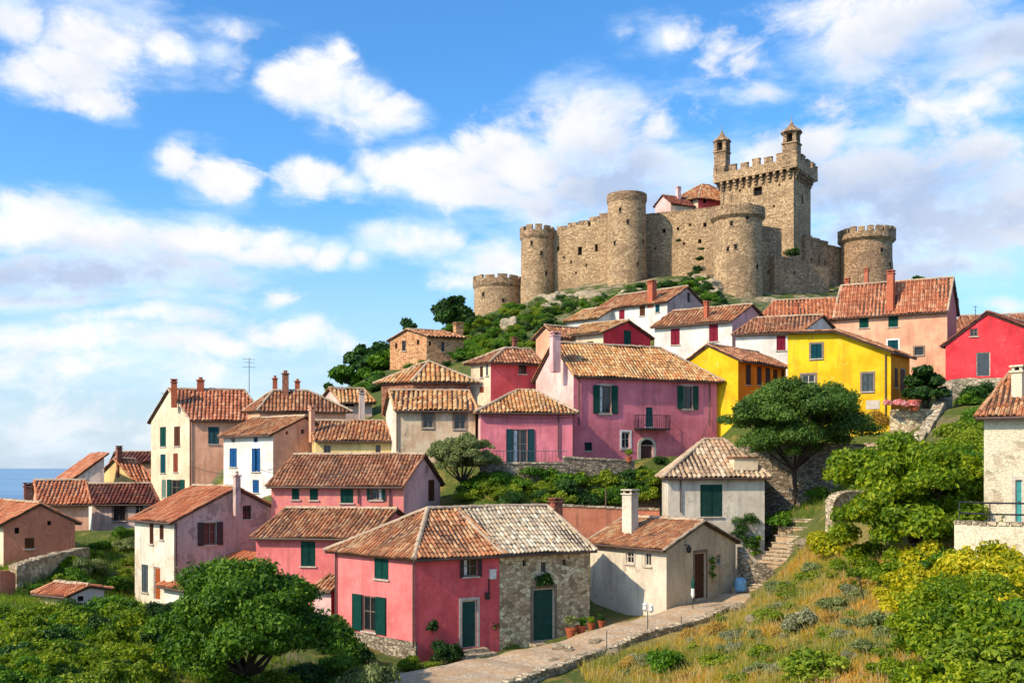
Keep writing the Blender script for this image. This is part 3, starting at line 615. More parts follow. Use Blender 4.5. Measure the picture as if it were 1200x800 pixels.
H('white_house', 'upper white house with a grey shaded gable just below the castle rock', 'house', 700, 782, 827, 100, 42, 49, 352, 392, walls=(WHT, OLDP), ridge='R', peak=336, tile='mixed', foot=3,  # gable gets a greyer plaster, its shade put into the colour
  ops=[('L', 710, 364, 716, 375, 'shut', BROWN), ('L', 725.5, 363, 732, 374, 'shut', REDSH), ('L', 749.5, 358, 756, 370, 'shut', BROWN), ('L', 768, 357, 773, 366, 'shut', TEAL), ('R', 805.5, 343, 809.5, 354, 'hole')], chim=[(759, 769, 329, 348, 101.5, TERRA)])
H('white_house', 'low white wing with an ochre roof left of the upper white house', 'house', 664, 702, None, 103, 42, 49, 371, 395, walls=WHT, ridge='R', rise=1.3, a=5, tile='yellow')
H('white_house', 'white house with two closed raspberry red shutters on its long wall', 'house', 767, 858, 902, 88, 42, 57, 374, 425, walls=(WHT, LILAC), ridge='R', peak=357, tile='mixed', foot=3,
  ops=[('L', 786, 385, 796.5, 404, 'shut', REDSH), ('L', 831, 380, 841.5, 400, 'shut', REDSH)], chim=[(825, 831, 353, 368, 90, TERRA)])
H('white_house', 'white house with one red shutter tucked behind the yellow house', 'house', 862, 940, 985, 84, 42, 72, 387, 430, walls=WHT, ridge='R', rise=1.5, tile='brown', foot=3, ops=[('L', 910, 393, 920.5, 410.5, 'shut', REDSH)])
H('orange_roof_house', 'house mostly hidden beneath a broad bright orange roof below the castle', 'house', 888, 990, None, 97, 50, 75, 372, 410, walls=PEACH, ridge='R', rise=2.4, a=8, tile='orange', foot=3, chim=[(931, 936, 355, 368, 97, TERRA)])
H('red_house', 'small crimson gabled house with a closed green shutter over a little balcony', 'house', 657, 707, 762, 83, 42, 55, 388, 422, walls=(CREAM, RED), ridge='R', peak=376, tile='yellow', foot=4,
  ops=[('R', 731, 387, 739.5, 404, 'shut', GREEN), ('L', 687.5, 400, 695.5, 408, 'shut', BROWN)])
H('orange_house', 'small peach house behind the magenta house chimney', 'house', 628, 652, 690, 84, 30, 48, 392, 425, walls=PEACH, ridge='L', rise=.8, tile='brown', foot=4, ops=[('R', 655, 396, 660, 403, 'hole')])
H('yellow_house', 'yellow gabled house whose orange side has five tall dark openings', 'house', 803, 865, 921, 76, 48, 52, 420, 470, walls=(YEL, ORYEL), ridge='L', peak=404, tile='brown', foot=3, pk=.55,
  ops=[('R', 874, 427, 880, 451, 'shut', DKBROWN), ('R', 887, 429.5, 892.5, 451, 'shut', DKBROWN), ('R', 897, 431, 902.5, 452, 'shut', DKBROWN), ('R', 906, 432.5, 911, 452, 'shut', BROWN), ('R', 915.5, 433, 919, 452, 'shut', BROWN)])
H('yellow_house', 'big bright yellow house with grey framed windows and a sloping parapet', 'house', 923, 1044, 1066, 70, 52, 60, 411, 502, walls=(YEL, ORYEL), ridge='L', prof=[(0, 0), (.5, 1.55), (1, 1.7)], tile='brown', foot=3, oh=.3, ov=.5,
  ops=[('L', 950.5, 403, 963, 420, 'shut', TEAL, TRIMDK), ('L', 939.5, 439, 955, 458, 'pane', TRIM, TRIMDK), ('L', 1010.5, 437.5, 1023, 458.5, 'shut', GREYSH, TRIMDK), ('R', 1048.5, 431, 1052, 454, 'shut', DKBROWN), ('R', 1055, 431, 1062, 459, 'door', DOORBR)],
  pipes=[(1038, 415, 495)])
YH = HOUSES[-1]
H('peach_house', 'tall peach house with a ribbed bright red roof and an orange chimney', 'house', 980, 1110, 1121, 86, 52, 63, 357, 446, walls=(PEACH, PINKOR), ridge='R', rise=2.45, tile='red', foot=3, verge=1,
  ops=[('L', 1007, 366, 1018, 384, 'shut', GREEN), ('L', 1041, 364.6, 1052.5, 383, 'shut', GREEN), ('L', 1040.5, 398.5, 1052.5, 412, 'shut', TEAL, WHITE), ('L', 1072, 406.7, 1082, 416, 'panedk', DKBROWN, TRIMDK)],
  chim=[(1039.5, 1048.5, 317, 350, 88, TERRA), (990, 996, 326, 343, 92, TERRA), (1013.5, 1017.5, 314, 334, 92, TERRA)])
H('red_house', 'crimson gabled house at the right edge with a dark grey door', 'house', 1108, 1240, None, 78, 45, 68, 397, 442, walls=RED, ridge='L', pk=.62, peak=366, a=8, tile='maroon', foot=3,
  ops=[('L', 1144, 412.5, 1160.5, 440.5, 'door', DGREY), ('L', 1136.5, 385, 1146, 394, 'panedk', TRIMDK)])
H('brown_roof_house', 'low house under a dark brown roof behind the crimson gable', 'house', 1112, 1260, None, 90, 45, 75, 384, 420, walls=PBRICK, ridge='R', rise=1.7, a=6, tile='brown', foot=3)
H('stone_cottage', 'rough whitewashed stone cottage at the right edge with a turquoise door', 'cottage', 1153, 1262, None, 40, 40, 58, 478, 616, walls=COTT, ridge='R', rise=1.9, a=6, tile='mixed', foot=3, oh=.45,
  ops=[('L', 1190, 562, 1198, 614.5, 'door', paint((60, 148, 146), 'X', sc=30), TRIM), ('L', 1172, 554.5, 1174.5, 580, 'hole')], chim=[(1186, 1202, 428, 470, 42, COTT)])
COT = HOUSES[-1]
H('castle_hall', 'red and white hall with a pyramid roof rising behind the castle wall', 'castle building', 788, 818, 866, 172, 24, 52, 228, 262, walls=(CREAM, PINKR), ridge='L', rise=2.5, hip=(3.4, 3.4), tw=.8, tile='mixed', foot=8, oh=.8,
  ops=[('L', 796, 233, 801, 239, 'hole'), ('L', 807, 233, 812, 239, 'hole'), ('R', 824, 232, 828, 238, 'hole')])
H('castle_hall', 'low red roofed wing of the hall with a white chimney behind the castle wall', 'castle building', 768, 786, 812, 170, 25, 50, 237, 262, walls=(PALEPK, CREAM), ridge='L', rise=1.4, tile='maroon', foot=8, chim=[(792, 798, 219, 240, 172, PALEPK)])

# ------------------------------------------------------------------ terrain
CT = []
def ct(px, py, d): p = P(px, py, d); CT.append(tuple(p))
for q in [(470,815,40.5),(560,790,43.6),(640,768,46.4),(720,742,49.4),(800,722,52),(830,712,53.6),(868,698,56),(560,802,42),(700,768,45.8),(780,745,48.5),(850,722,50.5),(900,700,54),(900,672,58),(940,630,62),(905,640,61),
          (955,605,63),(985,575,64.5),(1000,556,66),(1030,528,68),(1050,515,69),(925,556,62.5),(880,563,61.5),(960,560,63),(1000,562,62),
          (700,800,41),(800,790,40),(900,800,34),(1000,800,30),(1200,800,27),(1300,780,27),(800,760,44),(900,730,44),(960,700,45),(1050,700,40),(1000,650,50),(1060,650,45),(960,655,53),(1100,640,44),(1130,636,42),(1200,635,40),(1100,560,54),(1060,540,60),(1150,500,62),(1100,480,68),(1200,470,66),(1160,455,72),(1050,490,70),
          (880,512,70),(1000,512,71),(860,500,74),(575,556,68),(660,556,69),(760,556,69),(580,592,63.5),(665,592,64),(765,592,64.5),(560,590,63.5),(540,585,64),(540,560,68),(500,562,69),(505,590,66),(600,640,60.5),(665,640,62),(740,640,62.5),(780,556,69),
          (0,800,34),(100,800,36),(200,805,38),(300,800,42),(400,805,42),(0,700,50),(100,722,51),(150,735,50),(160,680,60),(100,660,62),(60,680,57),(20,690,56),(150,640,68),(120,655,66),(200,740,50),(300,740,48),(350,720,50),(400,770,46),(-100,750,45),(-200,700,60),
          (430,470,92),(440,440,112),(400,462,112),(380,472,110),(470,425,110),(545,385,160),(500,402,150),(560,415,120),(600,400,125),(640,375,135),(560,430,95),(600,395,100),(640,392,100),(600,362,160),(660,352,155),(720,343,152),(780,330,152),(830,350,143),(700,365,130),(760,352,128),(830,372,112),(870,368,122),(900,365,120),(950,368,118),(1000,375,115),
          (575,380,176),(630,350,172),(735,333,165),(800,322,160),(865,350,150),(930,343,158),(1015,337,164),(900,343,155),(970,340,164),(850,330,170),(950,325,175),(700,330,180),(1060,345,168),(1100,375,150)]: ct(*q)
CT += [(-60, 100, -16), (-45, 110, -12), (-70, 75, -14), (-60, 60, -9), (-50, 130, -30), (-80, 100, -35), (-30, 125, -8), (-25, 150, -12), (-20, 185, -10), (-30, 200, -40), (0, 190, 22), (10, 210, 14), (40, 205, 26), (70, 200, 24), (90, 170, 12), (110, 150, 4), (100, 100, 4), (70, 80, 6), (60, 50, -1), (60, 30, -4), (60, 10, -6), (30, 8, -9), (0, 5, -11), (-30, 8, -12), (-60, 20, -14), (-90, 50, -30), (0, 20, -10.5), (15, 18, -8.5), (-15, 20, -11), (0, 30, -9.8), (-20, 28, -10)]
for x in range(-120, 181, 30): CT.append((x, 250, -15-abs(x-40)*.2)); CT.append((x, 330, -80))
for y in range(10, 330, 30): CT.append((-120, y, -78)); CT.append((180, y, -10-y*.1))
bad = []
for q in CT:
    for h in HOUSES:
        if 'castle' not in h.name and h.inside(q[0], q[1], 1.3) and abs(q[2]-h.zb) > .7: bad.append(q); print('CONFLICT', h.name, h.label[:30], [round(v, 1) for v in q], round(h.zb, 1), round(600+q[0]/q[1]*F), round(HZ-q[2]/q[1]*F)); break
CT = [q for q in CT if q not in bad]
hc = []
for h in HOUSES:
    if 'castle' in h.name: continue
    for c in h.corners():
        z = h.zb
        for g_ in HOUSES:       # a corner standing inside a lower neighbour takes the lower ground
            if g_ is not h and 'castle' not in g_.name and g_.inside(c.x, c.y, .6): z = min(z, g_.zb)
        hc.append((c.x, c.y, z))
CT = np.array(CT+hc)
def solve_rbf():
    p = CT[:, :2]; d = np.sqrt(((p[:, None]-p[None])**2).sum(-1)+.6)
    K = -d+np.eye(len(p))*.9; n = len(p); M = np.zeros((n+1, n+1)); M[:n, :n] = K; M[:n, n] = 1; M[n, :n] = 1
    return np.linalg.solve(M, np.concatenate([CT[:, 2], [0]]))
CO = solve_rbf()
GX = np.arange(-120, 180.1, .75); GY = np.arange(2, 330.1, .75)
xx, yy = np.meshgrid(GX, GY)
ZZ = np.zeros_like(xx)+CO[-1]
for (cx_, cy_, _), w_ in zip(CT, CO[:-1]): ZZ += -w_*np.sqrt((xx-cx_)**2+(yy-cy_)**2+.6)
rough = .10*np.sin(xx*.9+1.3*np.sin(yy*.7))*np.sin(yy*1.1+.6*np.sin(xx*.5))+.05*np.sin(xx*2.3+yy*1.9)
ZZ += rough
def tz(x, y):
    i = np.clip((np.asarray(x, float)-GX[0])/.75, 0, len(GX)-2.001); j = np.clip((np.asarray(y, float)-GY[0])/.75, 0, len(GY)-2.001)
    a, b = i.astype(int), j.astype(int); fx, fy = i-a, j-b
    return ZZ[b, a]*(1-fx)*(1-fy)+ZZ[b, a+1]*fx*(1-fy)+ZZ[b+1, a]*(1-fx)*fy+ZZ[b+1, a+1]*fx*fy
def hit(px, py, d0=20, d1=240):
    ds = np.arange(d0, d1, .2); x = (px-600)/F*ds; z = (HZ-py)/F*ds; t = tz(x, ds); i = np.argmax(z <= t)
    d = ds[i] if (z <= t).any() else d1
    return Vector(((px-600)/F*d, d, float(tz((px-600)/F*d, d))))
gm_, t, b = newmat('hillside_ground')
geo = t.node('ShaderNodeNewGeometry'); pos = geo.outputs['Position']
nA = t.noise(pos, .12, 5, .6); nB = t.noise(pos, .7, 6, .65); nC = t.noise(pos, 5, 5, .7)
g1 = t.mix(nC, lin((58, 74, 30)), lin((110, 122, 48))); dry = t.mix(nC, lin((150, 118, 60)), lin((190, 164, 92))); soil = t.mix(nC, lin((120, 96, 70)), lin((172, 150, 120)))
sx = t.node('ShaderNodeSeparateXYZ', I_Vector=pos)
right = t.math('MULTIPLY', t.smooth(sx.outputs[0], 2, 8), t.smooth(sx.outputs[1], 62, 52))
k = t.mix(t.math('ADD', t.math('MULTIPLY', right, .55), t.smooth(nB, .5, .62, 0, .55), clamp=True), g1, dry)
k = t.mix(t.smooth(nA, .56, .66, 0, .55), k, soil)
sl_ = t.node('ShaderNodeSeparateXYZ', I_Vector=geo.outputs['Normal'])
rockm = t.math('MULTIPLY', t.smooth(sx.outputs[1], 118, 145), t.smooth(t.noise(pos, .35, 8, .7), .50, .56))
k = t.mix(t.smooth(sx.outputs[1], 85, 105, 0, .75), k, t.mix(nC, lin((44, 60, 24)), lin((96, 110, 52))))
rock = t.mix(t.smooth(nC, .3, .7), lin((120, 100, 78)), lin((204, 180, 146)))
k = t.mix(rockm, k, rock)
k = t.mix(t.smooth(sl_.outputs[2], .76, .58), k, t.mix(nC, lin((96, 82, 62)), lin((160, 140, 112))))
t.l.new(k, b.inputs[0]); bp = t.node('ShaderNodeBump', I_Strength=1., I_Distance=.25, I_Height=t.math('ADD', nC, t.math('MULTIPLY', nB, 1.5))); t.l.new(bp.outputs[0], b.inputs['Normal'])
mb = MB(); V = np.stack([xx, yy, ZZ], -1).reshape(-1, 3); nx, ny = len(GX), len(GY)
ii = (np.arange(ny-1)[:, None]*nx+np.arange(nx-1)[None]).ravel(); mb.arr(V, np.stack([ii, ii+1, ii+nx+1, ii+nx], 1))
tag(mb.build('hillside', gm_, smooth=True), kind='structure')
sm, t, b = newmat('sea_water'); b.inputs[0].default_value = lin((30, 92, 150))+(1,); b.inputs['Roughness'].default_value = .32; b.inputs['Specular IOR Level'].default_value = .5
pos = t.node('ShaderNodeNewGeometry').outputs['Position']
nb_ = t.noise(t.vmath('MULTIPLY', pos, (.0006, .0022, 1)), 1., 6, .6)
t.l.new(t.mix(t.smooth(nb_, .35, .65), lin((44, 104, 146)), lin((92, 146, 176))), b.inputs[0])
bp = t.node('ShaderNodeBump', I_Strength=.5, I_Distance=1., I_Height=t.noise(t.vmath('MULTIPLY', pos, (1, 1, 1)), .12, 6, .6)); t.l.new(bp.outputs[0], b.inputs['Normal'])
mb = MB(); Z = -72; n = 24; Y = [-3000+i*500 for i in range(8)]+[1000*1.38**i for i in range(16)]; X = [-120000, -20000, -4000, -800, 0, 800, 4000, 20000, 120000]
for y0, y1 in zip(Y[:-1], Y[1:]):
    for x0, x1 in zip(X[:-1], X[1:]): mb.quad((x0, y0, Z), (x1, y0, Z), (x1, y1, Z), (x0, y1, Z))
tag(mb.build('sea', sm), kind='structure')

for h in HOUSES: h.build()

# ------------------------------------------------------------------ path, steps, walls
pm_, t, b = newmat('path_paving'); pos = t.node('ShaderNodeNewGeometry').outputs['Position']
n1_ = t.noise(pos, 1.2, 6, .65); n2_ = t.noise(pos, 9, 5, .7)
vo = t.node('ShaderNodeTexVoronoi', feature='DISTANCE_TO_EDGE', I_Vector=t.vmath('ADD', pos, t.vmath('MULTIPLY', t.node('ShaderNodeTexNoise', I_Scale=2.).outputs['Color'], (.3, .3, .3))), I_Scale=1.6)
k = t.mix(t.smooth(n2_, .3, .7), lin((146, 124, 104)), lin((206, 184, 152))); k = t.mix(t.smooth(n1_, .42, .60, 0, .75), k, lin((178, 142, 102)))
k = t.mix(t.smooth(vo.outputs['Distance'], .0, .05, .45, 0), k, lin((110, 94, 76)))
t.l.new(k, b.inputs[0]); bp = t.node('ShaderNodeBump', I_Strength=.7, I_Distance=.04, I_Height=t.math('ADD', n2_, n1_)); t.l.new(bp.outputs[0], b.inputs['Normal'])
PL = [(410,840,39.5),(545,797,43.2),(634,773,46.2),(720,744,49.2),(790,726,51.5),(830,712,53.6),(872,697,56.2)]
PW = [3.6, 2.9, 2.2, 1.9, 1.9, 1.7, 1.4]
def smoothline(pts, m=8):
    pts = [Vector(p) for p in pts]; o = []
    for i in range(len(pts)-1):
        p0, p1, p2, p3 = pts[max(0, i-1)], pts[i], pts[i+1], pts[min(len(pts)-1, i+2)]
        for j in range(m):
            t_ = j/m; o.append(.5*((2*p1)+(p2-p0)*t_+(2*p0-5*p1+4*p2-p3)*t_**2+(3*p1-p0-3*p2+p3)*t_**3))
    return o+[pts[-1]]
cl = smoothline([P(*q) for q in PL]); ws = np.interp(np.linspace(0, len(PW)-1, len(cl)), range(len(PW)), PW)
rows = []; edge = []
for i, p in enumerate(cl):
    d = (cl[min(i+1, len(cl)-1)]-cl[max(i-1, 0)]); d.z = 0; d.normalize(); nrm = Vector((d.y, -d.x, 0)); row = []
    zc = float(tz(p.x, p.y))+.16
    for j in range(9):
        q = p+nrm*((j/8-.5)*2*ws[i]+.08*math.sin(i*1.7+j)*(j in (0, 8))); row.append((q.x, q.y, zc*.75+.25*(float(tz(q.x, q.y))+.16)+(.0 if j else -.3)))
    rows.append(row); edge.append(Vector(row[-1]))
mb = MB()
for r0, r1 in zip(rows[:-1], rows[1:]):
    for j in range(8): mb.quad(r0[j], r0[j+1], r1[j+1], r1[j])
tag(mb.build('footpath', pm_, smooth=True), kind='structure')
# low retaining kerb along the downhill side
def block_wall(name, label, pts, th, mat, top_jit=.06, seg=.55, cat='wall', depth=1.2, coping=None):
    """pts: list of (Vector top point); height down to the ground"""
    pts = smoothline(pts, 6) if len(pts) > 2 else [Vector(pts[0])+(Vector(pts[1])-Vector(pts[0]))*i/8 for i in range(9)]
    mb = MB(); N = len(pts); L = []; Rr = []; ju = [random.uniform(-top_jit, top_jit) for _ in pts]
    for i, p in enumerate(pts):
        d = pts[min(i+1, N-1)]-pts[max(i-1, 0)]; d.z = 0; d.normalize(); nr = Vector((d.y, -d.x, 0))*th/2; L.append(p-nr); Rr.append(p+nr)
    zmin = [min(float(tz(p.x, p.y)), p.z-.2)-depth for p in pts]
    for i in range(N-1):
        a, b_, c_, d_ = L[i], Rr[i], Rr[i+1], L[i+1]; j0, j1 = ju[i], ju[i+1]
        up = lambda q, j: (q.x, q.y, q.z+j); dn = lambda q, z: (q.x, q.y, z)
        mb.quad(dn(b_, zmin[i]), dn(c_, zmin[i+1]), up(c_, j1), up(b_, j0)); mb.quad(dn(a, zmin[i]), up(a, j0), up(d_, j1), dn(d_, zmin[i+1])); mb.quad(up(a, j0), up(b_, j0), up(c_, j1), up(d_, j1))
    for i, q in ((0, 0), (N-1, 1)): mb.quad((L[i].x, L[i].y, zmin[i]), (Rr[i].x, Rr[i].y, zmin[i]), (Rr[i].x, Rr[i].y, Rr[i].z+ju[i]), (L[i].x, L[i].y, L[i].z+ju[i]))
    O = (pts[0].x, pts[0].y, zmin[0]); o = mb.build(name, mat, None, O); o.location = O; tag(o, label, cat)
    if coping:
        m2 = MB()
        for i in range(N-1):
            e = (pts[i+1]-pts[i]); e.z = 0; ln = e.length; e.normalize(); nn_ = (e.y, -e.x)
            z = (pts[i].z+pts[i+1].z)/2+(ju[i]+ju[i+1])/2
            m2.obox((pts[i].x, pts[i].y), (e.x, e.y), nn_, .02, ln-.02, -th/2-.05, th/2+.05, z-.04+random.uniform(0, .03), z+.09+random.uniform(-.02, .03))
        m2.build('coping', coping, o, O)
    return o
PALEST = stone((204, 186, 156), (176, 156, 128), (150, 132, 108), 3.4, 1.6, .035, .3)
block_wall('retaining_wall', 'low stone kerb wall along the downhill edge of the footpath', [e+Vector((0, 0, .1)) for e in edge[2:44:3]], .35, PALEST, .04, coping=PALEST)
block_wall('stone_wall', 'long dry stone wall behind the umbrella shaped pine', [P(868, 522, 67), P(930, 519, 66), P(1004, 520, 64.5), P(1008, 524, 66)], .5, DRYWALL)
block_wall('brick_wall', 'reddish garden wall between the stone house and the white chimney', [P(655, 592, 63), P(720, 595, 63.3), P(772, 597, 63.6)], .35, PBRICK, .02, coping=PALEST)
block_wall('garden_wall', 'grey rendered wall behind the ridge of the pink corner house', [P(497, 596, 62.5), P(560, 598, 62.7), P(650, 597, 62.9)], .35, stone((150, 140, 134), (118, 106, 98), (90, 80, 72), 3.2, 1.6), .02, coping=PALEST)
block_wall('terrace_wall', 'stone terrace wall under the railing of the magenta wing', [P(562, 543, 66.8), P(610, 543, 66.8), P(665, 543, 67.2)], .4, DRYWALL, .01, coping=PALEST)
block_wall('terrace_wall', 'terrace wall with a pale coping below the arched doorway', [P(660, 536, 68.0), P(700, 538, 68.6), P(742, 540, 69.4)], .4, DRYWALL, .01, coping=PALEST)
block_wall('stone_wall', 'curved old stone wall below the left brick house', [P(15, 664, 56), P(45, 654, 58), P(75, 648, 61), P(100, 642, 64)], .5, RUBBLE, .05, coping=PALEST)
block_wall('stone_wall', 'dark low wall at the left frame edge', [P(-40, 668, 54), P(0, 668, 54.5), P(14, 672, 55.5)], .4, PBRICK)
block_wall('stone_wall', 'stone terrace wall beside the corner of the big yellow house', [P(1043, 482, 68), P(1070, 481, 67.5), P(1096, 482, 68)], .5, RUBBLE, .03, coping=PALEST)
block_wall('stone_wall', 'broad sunlit wall below the crimson house door', [P(1100, 447, 74), P(1135, 443, 74), P(1185, 444, 73)], .6, PALEST, .04)
block_wall('ruined_wall', 'broken wall stepping down beside the upper stairs', [P(1110, 448, 71), P(1098, 478, 68), P(1086, 500, 66), P(1072, 520, 64), P(1060, 545, 62)], .7, PALEST, .28)
block_wall('stair_wall', 'short pale parapet wall at the turn of the stairs', [P(972, 588, 56), P(985, 578, 57), P(1010, 577, 58)], .45, PALEST, .02, coping=PALEST)
block_wall('terrace_wall', 'whitewashed terrace wall in front of the right edge cottage', [P(1122, 612, 39), P(1160, 614, 37.8), P(1240, 616, 36)], .35, COTT, .01, coping=PALEST)
block_wall('stone_wall', 'small rubble wall at the foot of the tall white house', [P(868, 640, 58), P(880, 655, 57.4), P(905, 668, 57.4)], .5, DRYWALL, .1)
def stairs(label, pts, w, n):
    pts = smoothline([P(*q) for q in pts], 6); O = pts[0]; E = empty('stone_stairs', O, label, 'stairs')
    for i in range(n):
        f = i/n*(len(pts)-1); a = int(f); p = pts[a].lerp(pts[min(a+1, len(pts)-1)], f-a); q = pts[min(a+1, len(pts)-1)]
        e = (q-pts[a]); e.z = 0; e.normalize(); r_ = (e.y, -e.x); L = (pts[-1]-pts[0]).length/n
        z = float(tz(p.x, p.y)); zz = pts[0].z+(pts[-1].z-pts[0].z)*(i+1)/n; z = max(z+.12, zz)
        mb = MB(); mb.obox((p.x, p.y), r_, (-e.x, -e.y), -w/2+random.uniform(-.1, .1), w/2+random.uniform(-.1, .1), -L*1.25, .02, z-1.2, z); mb.build('step', pm_, E, O)
        mb = MB(); mb.obox((p.x, p.y), r_, (-e.x, -e.y), -w/2, w/2, -.22, .07, z+.003, z+.05); mb.build('step_edge', PALEST, E, O)
stairs('grey stone steps climbing from the path beside the tall white house', [(884, 694, 56.5), (905, 672, 58.5), (925, 650, 60.3), (940, 626, 62)], 2.6, 15)
stairs('upper stone steps rising behind the yellow green tree', [(1000, 562, 64.5), (1018, 545, 66.5), (1036, 524, 68.5)], 2.4, 11)

# ------------------------------------------------------------------ castle
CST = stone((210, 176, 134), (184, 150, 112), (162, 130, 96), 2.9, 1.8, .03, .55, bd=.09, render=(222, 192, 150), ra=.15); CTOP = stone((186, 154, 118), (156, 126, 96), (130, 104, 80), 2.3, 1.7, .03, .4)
CDK = stone((196, 160, 124), (168, 134, 102), (146, 116, 88), 2.9, 1.7, .03, .6, bd=.09)  # darker copy of the castle stone; shade is put into its colour
def slit(parent, O, c, n, z, w=.35, h=.7, e=None):
    mb = MB(); e = e or (-n[1], n[0]); mb.obox(c, e, n, -w/2, w/2, -.3, .03, z-h/2, z+h/2)
    mb.obox(c, e, n, -w/2-.15, w/2+.15, -.2, .06, z-h/2-.14, z-h/2, 1); mb.obox(c, e, n, -w/2-.1, w/2+.1, -.2, .06, z+h/2, z+h/2+.15, 1)
    mb.build('arrow_slit', [DARK, CTOP], parent, O)
def round_tower(label, x0, x1, yt, yb, D, merl, mat=None, slits=(), flare=.25, gap=.45, mh=.9, foot=6, batter=.06):
    mat = mat or CST; r = (x1-x0)/2/F*D; cx_ = ((x0+x1)/2-600)/F*(D+r); cy_ = D+r; r = (x1-x0)/2/F*(D+r)
    zt, zb = (HZ-yt)/F*(D), (HZ-yb)/F*D; O = (cx_, cy_, zb); E = empty('round_tower', O, label, 'castle tower', 'castle towers and walls')
    r -= flare; n = 40; mb = MB(); rows = int((zt-zb+foot)/1.1); prof = []
    ztb = zt-(mh if merl else 0)-.9
    V = []
    for i in range(rows+1):
        z = zb-foot+(ztb-zb+foot)*i/rows; rr = r*(1+batter*(1-i/rows))
        for k in range(n): a = 2*math.pi*k/n; j = rr+random.uniform(-.05, .05); V.append((cx_+j*math.cos(a), cy_+j*math.sin(a), z+random.uniform(-.04, .04)))
    Q = [(i*n+k, i*n+(k+1) % n, (i+1)*n+(k+1) % n, (i+1)*n+k) for i in range(rows) for k in range(n)]
    mb.arr(np.array(V), np.array(Q)); mb.build('shaft', mat, E, O, smooth=True)
    mb = MB(); rt = r+flare; mb.lathe([(r-.1, ztb-.5), (r+.05, ztb-.45), (rt, ztb), (rt, ztb+.9), (rt-.5, ztb+.9), (rt-.5, ztb+.3), (0.01, ztb+.3)], (cx_, cy_, 0), n); mb.build('parapet', CTOP, E, O)
    if merl:
        for k in range(merl):
            a0 = 2*math.pi*k/merl; a1 = a0+2*math.pi/merl*(1-gap); mb = MB(); N = 3; hh = mh*random.uniform(.75, 1.05)
            for q in range(N):
                b0, b1 = a0+(a1-a0)*q/N, a0+(a1-a0)*(q+1)/N; pp = lambda a, rr, z: (cx_+rr*math.cos(a), cy_+rr*math.sin(a), z)
                z0, z1 = ztb+.9, ztb+.9+hh
                mb.hexa([pp(b0, rt, z0), pp(b1, rt, z0), pp(b1, rt-.5, z0), pp(b0, rt-.5, z0)], [pp(b0, rt, z1), pp(b1, rt, z1), pp(b1, rt-.5, z1), pp(b0, rt-.5, z1)])
            if math.sin((a0+a1)/2) < .35: mb.build('merlon', CTOP, E, O)
            else: mb.build('merlon', CTOP, E, O)
    for sx_, sy_ in slits:
        d = D; dx = (sx_-600)/F*D*1.0; f = max(-.95, min(.95, ((sx_-(x0+x1)/2)/((x1-x0)/2)))); an = math.asin(f); nrm = (math.sin(an), -math.cos(an)); rr = r*(1+batter*.5)
        c = (cx_+nrm[0]*rr, cy_+nrm[1]*rr); slit(E, O, c, nrm, (HZ-sy_)/F*(c[1]))
    return E
round_tower('low round tower at the far left corner of the castle', 554, 613, 320, 378, 174, 12, slits=[(566, 345), (590, 352), (600, 332)], gap=.25, mh=.7)
round_tower('slim battlemented round tower second from the left', 609, 650, 262, 350, 171, 11, slits=[(634, 297), (622, 285), (640, 320)], gap=.3)
round_tower('tall plain round tower with a flat rim in the long wall', 711, 758, 223, 335, 163, 0, slits=[(718, 285), (733, 260), (752, 283), (724, 246), (745, 310)], flare=.18)
round_tower('stout round tower in front of the square keep', 833, 896, 238, 352, 150, 16, slits=[(846, 292), (855, 289), (884, 313), (850, 262), (870, 255)], gap=.12, mh=.55, flare=.5, batter=.05)
round_tower('dark battlemented round tower at the right end of the castle', 983, 1048, 263, 340, 163, 20, CDK, slits=[(1024, 293), (1037, 310)], gap=.25, flare=.55)
